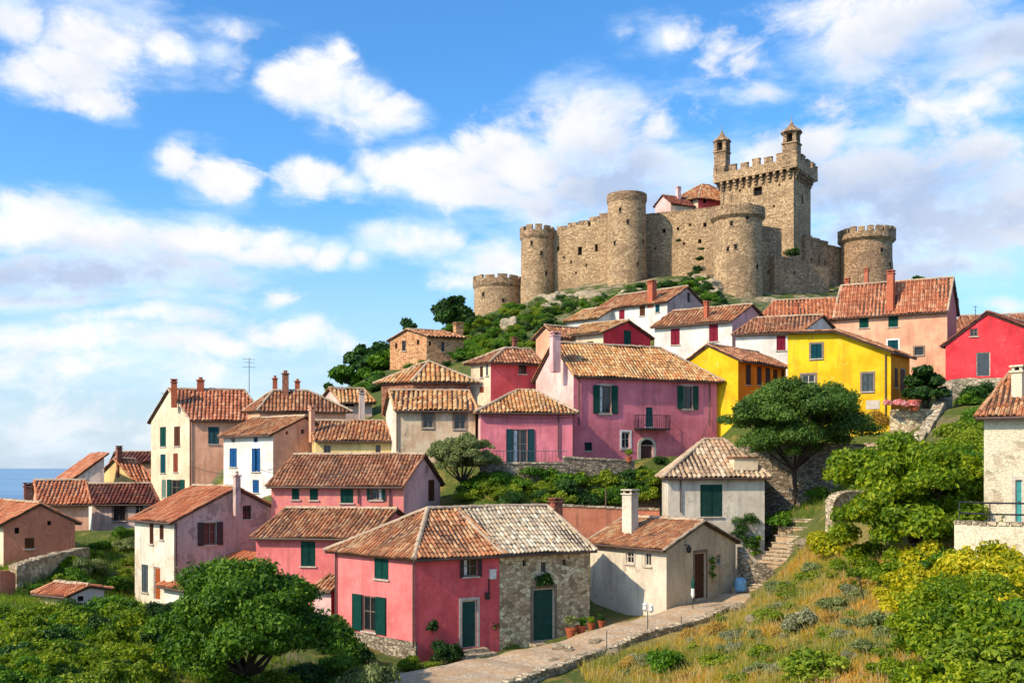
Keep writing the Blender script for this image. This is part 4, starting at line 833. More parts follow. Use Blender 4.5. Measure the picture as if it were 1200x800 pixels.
def curtain(label, pa, pb, ybase, mat, holes=(), th=1.6, mer=.9, gap=.5, mh=.8, foot=6, par=1):
    A_, B_ = P(*pa), P(*pb); e = Vector((B_.x-A_.x, B_.y-A_.y)); L = e.length; e /= L; n = Vector((e.y, -e.x))
    if n.y > 0: n = -n
    O = (A_.x, A_.y, (HZ-ybase)/F*pa[2]); E = empty('castle_wall', O, label, 'castle wall', 'castle towers and walls'); mb = MB()
    zb = O[2]-foot; c = (A_.x, A_.y); pt = lambda a, z, o=0.: (c[0]+e[0]*a+n[0]*o, c[1]+e[1]*a+n[1]*o, z)
    top = lambda a: A_.z+(B_.z-A_.z)*a/L-mh
    hs = []
    for x0, y0, x1, y1 in holes:
        k0, k1 = (x0-600)/F, (x1-600)/F; a0 = (k0*c[1]-c[0])/(e[0]-k0*e[1]); a1 = (k1*c[1]-c[0])/(e[0]-k1*e[1]); d = c[1]+e[1]*(a0+a1)/2
        hs.append((max(.1, a0), min(L-.1, a1), (HZ-y1)/F*d, (HZ-y0)/F*d))
    br = sorted(set([0, L]+[h[0] for h in hs]+[h[1] for h in hs]+[L*i/8 for i in range(1, 8)]))
    for p0, p1 in zip(br[:-1], br[1:]):
        mid = (p0+p1)/2; cur = zb
        for z0, z1 in sorted((h[2], h[3]) for h in hs if h[0] < mid < h[1]): mb.quad(pt(p0, cur), pt(p1, cur), pt(p1, z0), pt(p0, z0)); cur = z1
        mb.quad(pt(p0, cur), pt(p1, cur), pt(p1, top(p1)), pt(p0, top(p0)))
        mb.quad(pt(p0, top(p0)), pt(p1, top(p1)), pt(p1, top(p1), -th), pt(p0, top(p0), -th)); mb.quad(pt(p0, zb, -th), pt(p1, zb, -th), pt(p1, top(p1), -th), pt(p0, top(p0), -th))
    for a0, a1, z0, z1 in hs:
        d = -.6
        for q in ((pt(a0, z0), pt(a0, z1), pt(a0, z1, d), pt(a0, z0, d)), (pt(a1, z0), pt(a1, z0, d), pt(a1, z1, d), pt(a1, z1)), (pt(a0, z1), pt(a1, z1), pt(a1, z1, d), pt(a0, z1, d)), (pt(a0, z0), pt(a0, z0, d), pt(a1, z0, d), pt(a1, z0))): mb.quad(*q)
    for a in (0, L): mb.quad(pt(a, zb), pt(a, top(a)), pt(a, top(a), -th), pt(a, zb, -th))
    w = mb.build('wall', mat, E, O)
    for a0, a1, z0, z1 in hs: g_ = MB(); g_.obox(c, e, n, a0-.02, a1+.02, -.66, -.6, z0-.02, z1+.02); g_.build('opening', DARK, E, O)
    N = max(2, int(L/(mer*2.2)))
    for i in range(N):
        a0 = L*i/N+.05; a1 = a0+L/N*(1-gap*.6); g_ = MB(); g_.obox(c, e, n, a0, a1, -.6, .02, top(a0)-.1, top((a0+a1)/2)+mh*random.uniform(.6, 1.05)); g_.build('merlon', CTOP, E, O)
curtain('long sunlit curtain wall between the slim and the plain round tower', (640, 270, 174), (716, 247, 168), 345, CST, [(652.5, 289, 655.5, 294), (677, 289, 682, 299), (697, 286, 700.5, 295), (689, 259, 692, 265), (660, 300, 662, 303), (668, 305, 670, 309), (686, 309, 688, 313), (674, 318, 676, 321), (702, 250, 705, 254)], gap=.3, mh=.6)
curtain('curtain wall between the plain tower and the stout round tower', (752, 251, 170), (848, 240, 163), 325, CST, [(776, 268, 780, 273), (793, 266, 796, 270), (807, 262, 810, 265), (824, 261, 828, 266), (767, 290, 769, 293), (818, 280, 822, 285), (800, 284, 803, 287)], gap=.05, mh=.35)
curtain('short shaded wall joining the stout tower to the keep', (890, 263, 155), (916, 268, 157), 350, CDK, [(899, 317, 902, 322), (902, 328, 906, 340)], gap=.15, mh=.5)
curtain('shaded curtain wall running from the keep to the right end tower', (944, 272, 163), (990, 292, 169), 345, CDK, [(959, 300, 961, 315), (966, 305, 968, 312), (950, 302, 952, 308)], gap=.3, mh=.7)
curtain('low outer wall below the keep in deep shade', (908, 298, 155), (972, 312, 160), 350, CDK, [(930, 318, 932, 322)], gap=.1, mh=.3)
# square keep
def keep():
    D = 160.; C = ((930-600)/F*D, D); u = (math.cos(R(56)), math.sin(R(56))); v = (-math.sin(R(50)), math.cos(R(50)))
    k = (950-600)/F; a = (k*C[1]-C[0])/(u[0]-k*u[1]); k = (844-600)/F; b_ = (k*C[1]-C[0])/(v[0]-k*v[1])
    nR, nL = (u[1], -u[0]), (-v[1], v[0]); z0, z1 = (HZ-348)/F*D-6, (HZ-199)/F*D; zp = (HZ-187)/F*D
    O = (C[0], C[1], z0+6); E = empty('castle_keep', O, 'tall square castle keep with corbelled battlements and two corner turrets', 'castle keep', 'castle towers and walls')
    pt = lambda p, q, z: (C[0]+u[0]*p+v[0]*q, C[1]+u[1]*p+v[1]*q, z)
    mb = MB(); rows = 22
    for i in range(rows):
        za, zb_ = z0+(z1-z0)*i/rows, z0+(z1-z0)*(i+1)/rows
        mb.quad(pt(0, 0, za), pt(a, 0, za), pt(a, 0, zb_), pt(0, 0, zb_)); mb.quad(pt(a, b_, za), pt(a, 0, za), pt(a, 0, zb_), pt(a, b_, zb_)); mb.quad(pt(0, b_, za), pt(a, b_, za), pt(a, b_, zb_), pt(0, b_, zb_))
    # lit face with real window openings
    cc = C; e = v; n = nL; P2 = lambda s_, z, o=0.: (cc[0]+e[0]*s_+n[0]*o, cc[1]+e[1]*s_+n[1]*o, z)
    hs = []
    for x0, y0, x1, y1 in [(883, 219, 893, 229), (879, 207, 881, 210), (890, 206, 892, 209), (866, 222, 868, 225), (906, 240, 908, 243), (870, 248, 872, 251), (912, 215, 914, 218)]:
        k0, k1 = (x0-600)/F, (x1-600)/F; s0 = (k0*cc[1]-cc[0])/(e[0]-k0*e[1]); s1 = (k1*cc[1]-cc[0])/(e[0]-k1*e[1]); d = cc[1]+e[1]*(s0+s1)/2; hs.append((min(s0, s1), max(s0, s1), (HZ-y1)/F*d, (HZ-y0)/F*d))
    br = sorted(set([0, b_]+[h[0] for h in hs]+[h[1] for h in hs]))
    for p0, p1 in zip(br[:-1], br[1:]):
        mid = (p0+p1)/2; cur = z0
        for a0, a1 in sorted((h[2], h[3]) for h in hs if h[0] < mid < h[1]): mb.quad(P2(p0, cur), P2(p1, cur), P2(p1, a0), P2(p0, a0)); cur = a1
        mb.quad(P2(p0, cur), P2(p1, cur), P2(p1, z1), P2(p0, z1))
    mb.build('wall', CST, E, O)
    for s0, s1, a0, a1 in hs:
        g_ = MB(); g_.obox(cc, e, n, s0-.02, s1+.02, -.7, -.6, a0-.02, a1+.02, 0)
        for q in ((s0-.03, s0, a0, a1), (s1, s1+.03, a0, a1)): g_.obox(cc, e, n, q[0], q[1], -.6, -.004, q[2], q[3], 1)
        g_.obox(cc, e, n, s0, s1, -.6, -.004, a1, a1+.03, 1); g_.obox(cc, e, n, s0, s1, -.6, -.004, a0-.03, a0, 1); g_.build('window', [DARK, CST], E, O)
    g_ = MB(); g_.obox(C, u, nR, a*.5-.3, a*.5+.3, -.2, .03, (HZ-232)/F*D, (HZ-222)/F*D); g_.build('window', DARK, E, O)
    # corbels and parapet
    for (c, e, L, n) in ((C, u, a, nR), (C, v, b_, nL), (pt(0, b_, 0), u, a, (-nR[0], -nR[1])), (pt(a, 0, 0), v, b_, (-nL[0], -nL[1]))):
        N = max(5, int(L/1.15))
        for i in range(N):
            g_ = MB(); s_ = L*(i+.5)/N; q = lambda ss, o, z: (c[0]+e[0]*ss+n[0]*o, c[1]+e[1]*ss+n[1]*o, z)
            for o_, za, zb_ in ((.3, z1-1.2, z1-.75), (.55, z1-.75, z1-.3), (.8, z1-.3, z1+.15)): g_.obox(c, e, n, s_-.22, s_+.22, -.1, o_, za, zb_)
            g_.build('corbel', CTOP, E, O)
        g_ = MB(); g_.obox(c, e, n, -.85, L+.85, .35, .85, z1+.15, zp); g_.build('parapet', CST, E, O)
        N = max(4, int(L/1.7))
        for i in range(N):
            s0 = -.85+(L+1.7)*i/N; g_ = MB(); h = random.uniform(.75, 1.1); g_.obox(c, e, n, s0+.02, s0+(L+1.7)/N*.62, .36, .84, zp-.02, zp+h); g_.obox(c, e, n, s0-.04, s0+(L+1.7)/N*.62+.06, .32, .88, zp+h, zp+h+.12); g_.build('merlon', CTOP, E, O)
    g_ = MB(); g_.quad(pt(-.4, -.4, z1+.3), pt(a+.4, -.4, z1+.3), pt(a+.4, b_+.4, z1+.3), pt(-.4, b_+.4, z1+.3)); g_.build('roof_deck', CTOP, E, O)
    # turrets
    for (q, hh, yt) in (((.3, b_-.2), 4.6, 155), ((.2, .4), 4.6, 144)):
        c = pt(q[0], q[1], 0); w = 1.0 if yt > 150 else 1.12; d = c[1]; ztop = (HZ-yt)/F*d; zb_ = zp-1.2; zr = ztop-1.6
        g_ = MB(); g_.obox(c, u, nR, -w, w, -w, w, zb_, zr-1.9); g_.obox(c, u, nR, -w-.15, w+.15, -w-.15, w+.15, zr-1.9, zr-1.7)
        for i, j in ((-1, -1), (1, -1), (1, 1), (-1, 1)): g_.obox(c, u, nR, i*.75-.28, i*.75+.28, j*.75-.28, j*.75+.28, zr-1.7, zr-.25)
        g_.obox(c, u, nR, -w, w, -w, w, zr-.25, zr-.05); g_.obox(c, u, nR, -.35, .35, -.35, .35, zr-1.7, zr-.25, 1)
        tt = g_.build('turret', [CTOP, DARK], E, O)
        g_ = MB(); g_.lathe([(w*1.55, zr-.05), (w*1.5, zr+.1), (w*.75, zr+.75), (.28, zr+1.35), (.16, zr+1.7), (.03, zr+2.0)], (c[0], c[1], 0), 8); g_.tube([(c[0], c[1], zr+1.9), (c[0], c[1], zr+2.7)], .05); g_.build('turret_roof', CTOP, tt, O)
keep()
# rocks under the castle
def rock(seed, sx_, sy_, sz_, mat, name='rock', n=(44, 26)):
    rg = np.random.default_rng(seed); th = np.linspace(0, 2*np.pi, n[0], endpoint=False); ph = np.linspace(0.02, np.pi-.02, n[1])
    T_, P_ = np.meshgrid(th, ph); d = np.stack([np.sin(P_)*np.cos(T_), np.sin(P_)*np.sin(T_), np.cos(P_)], -1)
    r = np.ones_like(T_)
    for _ in range(22):
        c = rg.normal(size=3); c /= np.linalg.norm(c); r = np.minimum(r, rg.uniform(.72, .98)/np.maximum(.05, d@c))
    from mathutils import noise as mn
    for i in np.ndindex(r.shape): q = Vector(d[i])*1.6+Vector((seed*3.1, 0, 0)); r[i] *= 1+.30*mn.fractal(q, .9, 2.1, 5)
    V = (d*r[..., None]*np.array([sx_, sy_, sz_])).reshape(-1, 3); Q = []
    for i in range(n[1]-1):
        for k in range(n[0]): Q.append((i*n[0]+k, (i+1)*n[0]+k, (i+1)*n[0]+(k+1) % n[0], i*n[0]+(k+1) % n[0]))
    mb = MB(); mb.arr(V, np.array(Q)); return mb.build(name, mat)
rm, t, b = newmat('limestone_rock'); pos = t.node('ShaderNodeTexCoord').outputs['Object']; na = t.noise(t.vmath('MULTIPLY', pos, (1, 1, 2.4)), .5, 8, .7); nb2 = t.noise(pos, 3, 6, .7)
t.l.new(t.mix(t.smooth(na, .45, .6), t.mix(nb2, lin((120, 104, 84)), lin((206, 188, 158))), lin((188, 164, 130))), b.inputs[0])
bp = t.node('ShaderNodeBump', I_Strength=1., I_Distance=.3, I_Height=t.math('ADD', na, t.math('MULTIPLY', nb2, .5))); t.l.new(bp.outputs[0], b.inputs['Normal'])
protos = [rock(s, *z, rm) for s, z in ((1, (3.2, 2.4, 1.7)), (2, (2.6, 2.2, 2.0)), (3, (4.2, 2.6, 1.4)))]
def put(proto, loc, rz, sc, label, cat, group, first=set()):
    if proto.name not in first: first.add(proto.name); o = proto
    else: o = proto.copy(); COL.objects.link(o)
    if o is not proto:
        for ch in proto.children: c_ = ch.copy(); COL.objects.link(c_); c_.parent = o
    o.location = loc; o.rotation_euler = (0, 0, rz); o.scale = (sc, sc, sc) if not isinstance(sc, tuple) else sc
    return tag(o, label, cat, group)
RK = [(640,354),(655,352),(672,350),(690,350),(812,322),(826,326),(834,338),(838,348),(872,360),(905,354),(650,362),(630,368),(824,336),(600,385),(745,344),(700,352)]
for i, (x, y) in enumerate(RK):
    p = hit(x, y, 100); put(protos[i % 3], (p.x, p.y, p.z-.35), random.uniform(0, 6), random.uniform(.5, .95), 'pale limestone outcrop at the foot of the castle walls', 'rock', 'limestone outcrops below the castle')
NR = [(900,612,.28),(912,604,.24),(890,626,.26),(720,768,.13),(885,730,.16),(945,640,.2),(650,778,.1),(865,715,.14),(1003,585,.2),(700,757,.13),(668,766,.1)]
pr = rock(9, 3.2, 2.4, 1.8, rm, 'boulder')
for i, (x, y, sc) in enumerate(NR):
    p = hit(x, y, 30, 75); put(pr, (p.x, p.y, p.z+sc*.6), random.uniform(0, 6), sc, 'loose pale stone lying beside the path and steps', 'rock', 'loose stones along the path')

# ------------------------------------------------------------------ vegetation
LM = {'tree': leafmat('tree', [(24, 50, 10), (54, 90, 18), (90, 124, 26), (134, 160, 42)], .35),
      'green': leafmat('green', [(28, 56, 10), (60, 98, 18), (98, 136, 26), (140, 170, 44)]),
      'dark': leafmat('dark', [(16, 38, 14), (36, 66, 20), (58, 92, 30), (84, 116, 40)], .25),
      'pine': leafmat('pine', [(36, 58, 20), (70, 100, 34), (104, 132, 50), (140, 160, 70)], .3),
      'yellowgreen': leafmat('yellowgreen', [(44, 72, 10), (86, 116, 16), (136, 152, 22), (192, 188, 40)], .4),
      'yellow': leafmat('yellow', [(60, 90, 12), (134, 142, 14), (198, 182, 24), (226, 208, 60)], .4),
      'fresh': leafmat('fresh', [(50, 74, 14), (98, 124, 24), (142, 156, 38), (182, 186, 66)], .4),
      'olive': leafmat('olive', [(70, 80, 46), (104, 116, 66), (140, 148, 90), (170, 172, 112)], .3),
      'grey': leafmat('grey', [(96, 100, 74), (130, 132, 98), (160, 158, 120), (186, 178, 140)], .3),
      'dry': leafmat('dry', [(120, 92, 40), (164, 128, 54), (196, 160, 74), (214, 186, 100)], .4),
      'pinkf': leafmat('pinkf', [(70, 100, 40), (150, 60, 90), (206, 70, 110), (226, 120, 150)], .4)}
BARK = paint((92, 74, 58)); BARKD = paint((66, 52, 42))
def leaves(rg, n, clumps, leaf, asp=1.7, wild=.6):
    """clumps (k,4): centre, radius. returns V,Q,rnd"""
    wts = clumps[:, 3]**2; wts /= wts.sum(); ci = rg.choice(len(clumps), n, p=wts); c = clumps[ci]
    d = rg.normal(size=(n, 3)); d /= np.linalg.norm(d, axis=1)[:, None]
    d[:, 2] = np.where(d[:, 2] < -.35, -d[:, 2]*rg.uniform(.3, 1, n), d[:, 2])
    rr = c[:, 3]*(1-.55*rg.random(n)**2)*(1+.12*rg.normal(size=n)); p = c[:, :3]+d*rr[:, None]*np.array([1, 1, .8])
    nm = d+rg.normal(size=(n, 3))*wild; nm /= np.linalg.norm(nm, axis=1)[:, None]
    a = np.cross(nm, rg.normal(size=(n, 3))); a /= np.linalg.norm(a, axis=1)[:, None]; b_ = np.cross(nm, a)
    s = leaf*rg.uniform(.6, 1.35, n)[:, None]; a = a*s*asp*.5; b_ = b_*s*.5
    V = np.stack([p-a, p-b_*.9-a*.1+nm*s*.12, p+a, p+b_*.9-a*.1+nm*s*.12], 1).reshape(-1, 3); Q = np.arange(4*n).reshape(-1, 4)
    tone = rg.uniform(0, 1, len(clumps))[ci]; rnd = np.clip(.35*tone+.65*rg.random(n), 0, 1)
    return V, Q, rnd
def lumpy(rg, k, rx, ry, rz, z0, cr):
    k1 = max(6, k//7); d = rg.normal(size=(k1, 3)); d /= np.linalg.norm(d, axis=1)[:, None]; d[:, 2] = np.where(d[:, 2] < -.6, -d[:, 2], d[:, 2])
    c = d*(rg.uniform(.3, 1, k1)**.5)[:, None]*np.array([rx, ry, rz])*.82; out = []
    for q in c:
        R1 = cr*1.25*rg.uniform(.7, 1.25)
        for _ in range(7):
            e = rg.normal(size=3); e /= np.linalg.norm(e); e[2] = abs(e[2])*.9-.25; out.append([*(q+e*R1*np.array([1, 1, .75])), R1*rg.uniform(.32, .62)])
    out = np.array(out); out[:, 2] += z0; return out
def crown_clumps(rg, k, rx, ry, rz, z0, cr, flat=0):
    d = rg.normal(size=(k, 3)); d /= np.linalg.norm(d, axis=1)[:, None]; d[:, 2] = np.where(d[:, 2] < -.3, d[:, 2]*.4, d[:, 2]); r = rg.uniform(.35, 1.0, k)**.55
    c = d*r[:, None]*np.array([rx, ry, rz]); c[:, 2] += z0
    return np.concatenate([c, (cr*rg.uniform(.55, 1.25, k))[:, None]], 1)
def bush_proto(name, seed, mat, n=2600, k=14, leaf=.10, rz=.62, stems=True, asp=1.7, cr=.36):
    rg = np.random.default_rng(seed); cl_ = crown_clumps(rg, k, .72, .72, rz*.75, rz*.62, cr); cl_[:, 2] = np.maximum(cl_[:, 2], cl_[:, 3]*.35)
    mb = MB(); V, Q, rd = leaves(rg, n, cl_, leaf, asp); ok = V.reshape(-1, 4, 3)[:, :, 2].min(1) > -.12
    V = V.reshape(-1, 4, 3)[ok].reshape(-1, 3); mb.arr(V, np.arange(len(V)).reshape(-1, 4), 0, rd[ok])
    for i in range(7):
        c = cl_[i % k]; mb.tube([(0, 0, -.1), (c[0]*.5, c[1]*.5, c[2]*.45), (c[0], c[1], c[2])], .03, .01, 4, 1)
    return mb.build(name, [mat, BARK])
BUSH = {}; QUEUE = []; MAXB = 285
def bush(kind, px, py, w, label, group=None, sz=1., d=None, name='shrub', h=None, near=25):
    if d is None: p = hit(px, py, near)
    else:
        p = P(px, py, d)
        if sz: p.z = max(p.z-.2, float(tz(p.x, p.y)))
    r = w/2/F*p.y; vis = w*(.35 if py > 810 else 1)
    QUEUE.append((vis, kind, p, r, random.randint(0, 2), r > 1.6, random.uniform(0, 6.28), h or random.uniform(.8, 1.05), label, group, w))
def plant_bushes():
    QUEUE.sort(key=lambda q: -q[0]); rest = MB(); mats = []; n_ = 0
    for i, (vis, kind, p, r, v_, big, rz, h, label, group, w) in enumerate(QUEUE):
        key = (kind, v_, big); solo = i < MAXB or w < 17 and group and 'cling' in group
        if key not in BUSH:
            kw = dict(n=13000, k=34, leaf=.046, cr=.26) if big else dict(n=3400, k=15, leaf=.085)
            BUSH[key] = [bush_proto('shrub', 100+len(BUSH), LM[kind], **kw), False]
        pr_, used = BUSH[key]; sc = (r, r, r*h); loc = (p.x, p.y, p.z-.08*r)
        if solo:
            o = pr_
            if used: o = pr_.copy(); COL.objects.link(o)
            BUSH[key][1] = True; o.location = loc; o.rotation_euler = (0, 0, rz); o.scale = sc; tag(o, label, 'shrub', group)
        else:
            me = pr_.data; n = 4*((3000 if not big else 8000)//4); V = np.zeros(len(me.vertices)*3); me.vertices.foreach_get('co', V); V = V.reshape(-1, 3)
            nq = min(n, sum(1 for q in me.polygons if q.material_index == 0)); V = V[-0:] if False else V
            st = len(me.vertices)-4*sum(1 for q in me.polygons if q.material_index == 0); L = V[st:].reshape(-1, 4, 3)[::2].reshape(-1, 3)
            c, s_ = math.cos(rz), math.sin(rz); X = L[:, 0]*sc[0]; Y = L[:, 1]*sc[1]
            W_ = np.stack([c*X-s_*Y+loc[0], s_*X+c*Y+loc[1], L[:, 2]*sc[2]+loc[2]], 1)
            if LM[kind] not in mats: mats.append(LM[kind])
            rest.arr(W_, np.arange(len(W_)).reshape(-1, 4), mats.index(LM[kind]), RNG.random(len(W_)//4)); n_ += 1
    for k, (o, used) in BUSH.items():
        if not used: COL.objects.unlink(o); bpy.data.objects.remove(o)
    if n_: o = rest.build('undergrowth', mats); tag(o, 'low green undergrowth between the shrubs on the slopes', 'undergrowth', kind='stuff')
def tree(name, label, px, pyb, D, w, hgt, seed, mat, n, k, leaf, trunk, crown_z, rz, cr, asp=1.7, bark=None, lean=(0, 0), bend=0, ground=True, off=(0, 0), group=None):
    """w, hgt in photo pixels at depth D; crown_z = crown centre height fraction"""
    rg = np.random.default_rng(seed); base = P(px, pyb, D)
    if ground: base.z = float(tz(base.x, base.y))
    R_ = w/2/F*D; Hh = (HZ-pyb+hgt-HZ+0)/F*D if False else hgt/F*D
    Hh = (HZ-pyb+hgt)/F*D-base.z
    E = empty(name, base, label, 'tree', group)
    cl_ = (lumpy if k > 40 else crown_clumps)(rg, k, R_*.86, R_*.86, Hh*rz*.85, Hh*crown_z, R_*cr); k = len(cl_); cl_[:, 0] += off[0]+lean[0]; cl_[:, 1] += off[1]
    mb = MB(); V, Q, rd = leaves(rg, n, cl_, leaf, asp); mb.arr(V, Q, 0, rd); mb.build('crown', mat, E)
    tb = MB(); fork = Vector((off[0]*.35, off[1]*.3, Hh*max(.12, crown_z-rz*.75)))
    tb.tube([(0, 0, -.5), (bend, 0, fork.z*.5), tuple(fork)], trunk, trunk*.75, 9)
    for i in rg.choice(k, min(k, 14), replace=False):
        c = cl_[i]; m_ = fork.lerp(Vector(c[:3]), .5)+Vector((0, 0, -.1*R_)); tb.tube([tuple(fork), tuple(m_), tuple(c[:3])], trunk*.5, trunk*.1, 5)
    tb.build('trunk', bark or BARKD, E)
    return E
tree('broadleaf_tree', 'big round leafy green tree in front of the pink houses', 288, 816, 39.5, 214, 166, 21, LM['tree'], 130000, 320, .11, .24, .46, .56, .27)
tree('umbrella_pine', 'spreading dark umbrella pine in front of the yellow house', 930, 560, 63.2, 190, 116, 22, LM['pine'], 120000, 280, .085, .16, .62, .42, .24, asp=3.0, bend=.15)
tree('yellow_green_tree', 'large yellow green tree left of the whitewashed cottage', 1072, 702, 44.5, 214, 192, 23, LM['yellowgreen'], 110000, 260, .13, .2, .40, .58, .25)
tree('olive_tree', 'grey green olive tree before the mottled beige house', 541, 594, 65.5, 88, 92, 24, LM['olive'], 26000, 120, .075, .13, .56, .46, .26, asp=3)
tree('round_tree', 'round dark tree beside the low round tower', 530, 385, 158, 48, 40, 25, LM['dark'], 7000, 24, .42, .3, .55, .42, .32, group=None)
tree('hill_tree', 'ragged dark tree on the skyline behind the hillside farmhouse', 477, 396, 132, 34, 32, 26, LM['dark'], 3500, 12, .42, .25, .6, .36, .34)
tree('hill_tree', 'smallest lone tree on the far left of the hill crest', 395, 447, 125, 26, 27, 27, LM['dark'], 3000, 10, .4, .2, .65, .34, .36)
tree('hill_tree', 'broad dark green tree left of the hillside farmhouse', 434, 446, 120, 62, 50, 28, LM['dark'], 9000, 26, .4, .2, .48, .5, .34)
tree('hill_tree', 'fresh green tree touching the left corner of the hillside farmhouse', 452, 440, 112, 40, 34, 31, LM['green'], 5000, 16, .36, .2, .45, .5, .34)
tree('hill_tree', 'low rounded tree on the slope below the broad dark one', 412, 462, 110, 44, 32, 32, LM['green'], 5000, 16, .36, .2, .45, .5, .34)
tree('fig_tree', 'dark leafy tree between the yellow and crimson houses', 1086, 482, 69, 50, 52, 29, LM['dark'], 6500, 22, .2, .12, .52, .46, .34)
tree('hill_tree', 'small dark tree top showing above the peach house roof', 1075, 345, 150, 26, 26, 30, LM['dark'], 2500, 9, .4, .2, .6, .36, .36)
G1 = 'shrubs covering the castle hillside'
def inpoly(x, y, poly):
    c = False; j = len(poly)-1
    for i in range(len(poly)):
        (xi, yi), (xj, yj) = poly[i], poly[j]
        if (yi > y) != (yj > y) and x < (xj-xi)*(y-yi)/(yj-yi)+xi: c = not c
        j = i
    return c
def scatter(poly, n, kinds, wr, label, group, near=25, name='shrub'):
    xs = [p[0] for p in poly]; ys = [p[1] for p in poly]; cnt = 0; tries = 0
    while cnt < n and tries < n*20:
        tries += 1; x, y = random.uniform(min(xs), max(xs)), random.uniform(min(ys), max(ys))
        if not inpoly(x, y, poly): continue
        p = hit(x, y, near)
        if any(h.inside(p.x, p.y, .2) for h in HOUSES): continue
        bush(random.choice(kinds), x, y, random.uniform(*wr), label, group, near=near); cnt += 1
scatter([(400,470),(440,430),(545,385),(600,362),(640,375),(660,385),(560,430),(500,430),(440,460)], 75, ['dark','green','dark','fresh','green'], (14, 34), 'leafy green shrub on the hillside left of the castle', 'shrubs on the left castle hillside', 85)
scatter([(560,395),(650,352),(700,360),(660,395),(600,420)], 55, ['dark','green','olive','fresh'], (12, 30), 'leafy green shrub on the hillside left of the castle', 'shrubs on the left castle hillside', 95)
scatter([(640,372),(665,350),(720,342),(760,335),(830,326),(835,345),(860,360),(800,350),(740,360)], 60, ['dark','green','dark'], (12, 28), 'dark shrub growing under the castle walls', 'shrubs under the castle walls', 105)
scatter([(835,362),(900,360),(940,372),(860,378)], 12, ['grey','olive','dark'], (14, 30), 'greyish shrub at the foot of the stout round tower', 'shrubs at the foot of the stout tower', 100)
for x, y, w in ((795,283,8),(821,293,9),(820,305,12),(818,318,16),(813,325,18),(928,300,24)):
    bush('dark', x, y, w, 'small bush clinging to the castle masonry', 'bushes clinging to the castle masonry', d=162 if x < 900 else 153, sz=0)
scatter([(545,566),(775,562),(770,596),(545,598)], 62, ['green','fresh','fresh','dark'], (28, 50), 'green garden shrub on the terrace below the magenta house', 'shrubs of the terrace garden', 50)
scatter([(-10,715),(60,718),(130,725),(170,735),(210,765),(210,815),(-10,815)], 62, ['green','fresh','fresh','yellowgreen','fresh','dark'], (40, 76), 'thick green shrub on the overgrown lower left slope', 'shrubs on the lower left slope', 28)
scatter([(30,688),(110,650),(155,635),(158,690),(120,700),(60,705)], 26, ['fresh','green','olive','yellowgreen'], (22, 46), 'low shrub on the grassy bank above the hut', 'shrubs on the bank above the hut', 45)
for x, y, w, k in ((135,730,62,'green'),(35,660,26,'dark'),(50,655,22,'green'),(75,650,20,'green'),(100,655,30,'dark'),(120,645,30,'green'),(145,632,34,'green'),(180,735,50,'dark')):
    bush(k, x, y, w, 'rounded shrub among the houses of the lower left slope', 'rounded shrubs at the lower left')
G2 = 'shrubs on the dry slope below the path'
bush('green', 781, 790, 56, 'dark green shrub at the path edge in the foreground', h=1.15)
bush('fresh', 963, 797, 96, 'bright green round shrub in the dry grass', h=.85)
bush('grey', 937, 742, 58, 'silvery grey shrub halfway down the dry slope')
bush('olive', 1040, 745, 60, 'faded olive shrub right of the bright round one')
for x, y, w, k in ((975,652,70,'yellow'),(1010,660,60,'yellowgreen'),(990,672,44,'yellowgreen'),(1045,690,60,'yellowgreen'),(960,640,40,'yellow'),(1130,735,150,'yellowgreen'),(1075,700,80,'yellow'),(1120,690,90,'yellow'),(1165,700,90,'yellow'),(1200,710,90,'yellow'),(1100,725,80,'yellow'),(1180,740,90,'yellow'),(1060,690,60,'yellow'),(1145,665,70,'yellow'),(1195,665,70,'yellow'),
                   (1090,775,100,'yellowgreen'),(1150,795,110,'fresh'),(1200,780,110,'yellowgreen'),(1190,815,120,'fresh'),(1100,815,110,'yellowgreen'),(1060,800,60,'yellowgreen'),(1040,770,40,'yellowgreen'),(1110,755,110,'yellowgreen'),(1165,765,120,'yellowgreen'),(1080,720,90,'yellow'),(1140,720,110,'yellow'),(1195,725,110,'yellow'),(1020,680,60,'yellowgreen'),(1060,675,70,'yellowgreen'),(1095,668,70,'green'),(1075,745,80,'yellowgreen'),(1200,750,110,'green'),(1130,700,90,'yellow'),(1085,672,70,'yellow'),(1170,680,90,'yellow'),(1045,705,50,'yellow'),(1120,805,90,'fresh'),(1210,690,90,'yellow')):
    bush(k, x, y, w, 'flowering yellow green shrub in the thicket at the lower right', 'thicket at the lower right')
bush('pinkf', 1137, 806, 44, 'shrub with bright pink blossom at the bottom right')
for x, y, w, k in ((1125,565,100,'green'),(1150,605,90,'green'),(1142,530,76,'fresh'),(1150,505,60,'green'),(1118,515,56,'fresh'),(1130,545,90,'yellowgreen'),(1135,475,34,'green'),(1150,470,44,'dark'),(1175,480,50,'green'),(1150,575,80,'green')):
    bush(k, x, y, w, 'leafy shrub between the ruined wall and the right edge cottage', 'shrubs below the ruined wall')
for x, y, w, k in ((912,618,50,'green'),(925,600,44,'fresh'),(905,585,44,'yellowgreen'),(945,590,30,'green'),(960,585,30,'green'),(880,600,24,'dark'),(960,565,26,'fresh'),(1000,548,22,'dry'),(1025,500,26,'dry'),(1010,508,24,'dry')):
    bush(k, x, y, w, 'shrub on the bank beside the stone steps', 'shrubs beside the stone steps')
bush('dark', 522, 778, 46, 'dark bush beside the front door steps', h=1.25); bush('fresh', 483, 784, 38, 'fresh green bush at the corner of the pink house', h=1.1); bush('fresh', 503, 784, 26, 'small leafy tuft beside the dark bush')
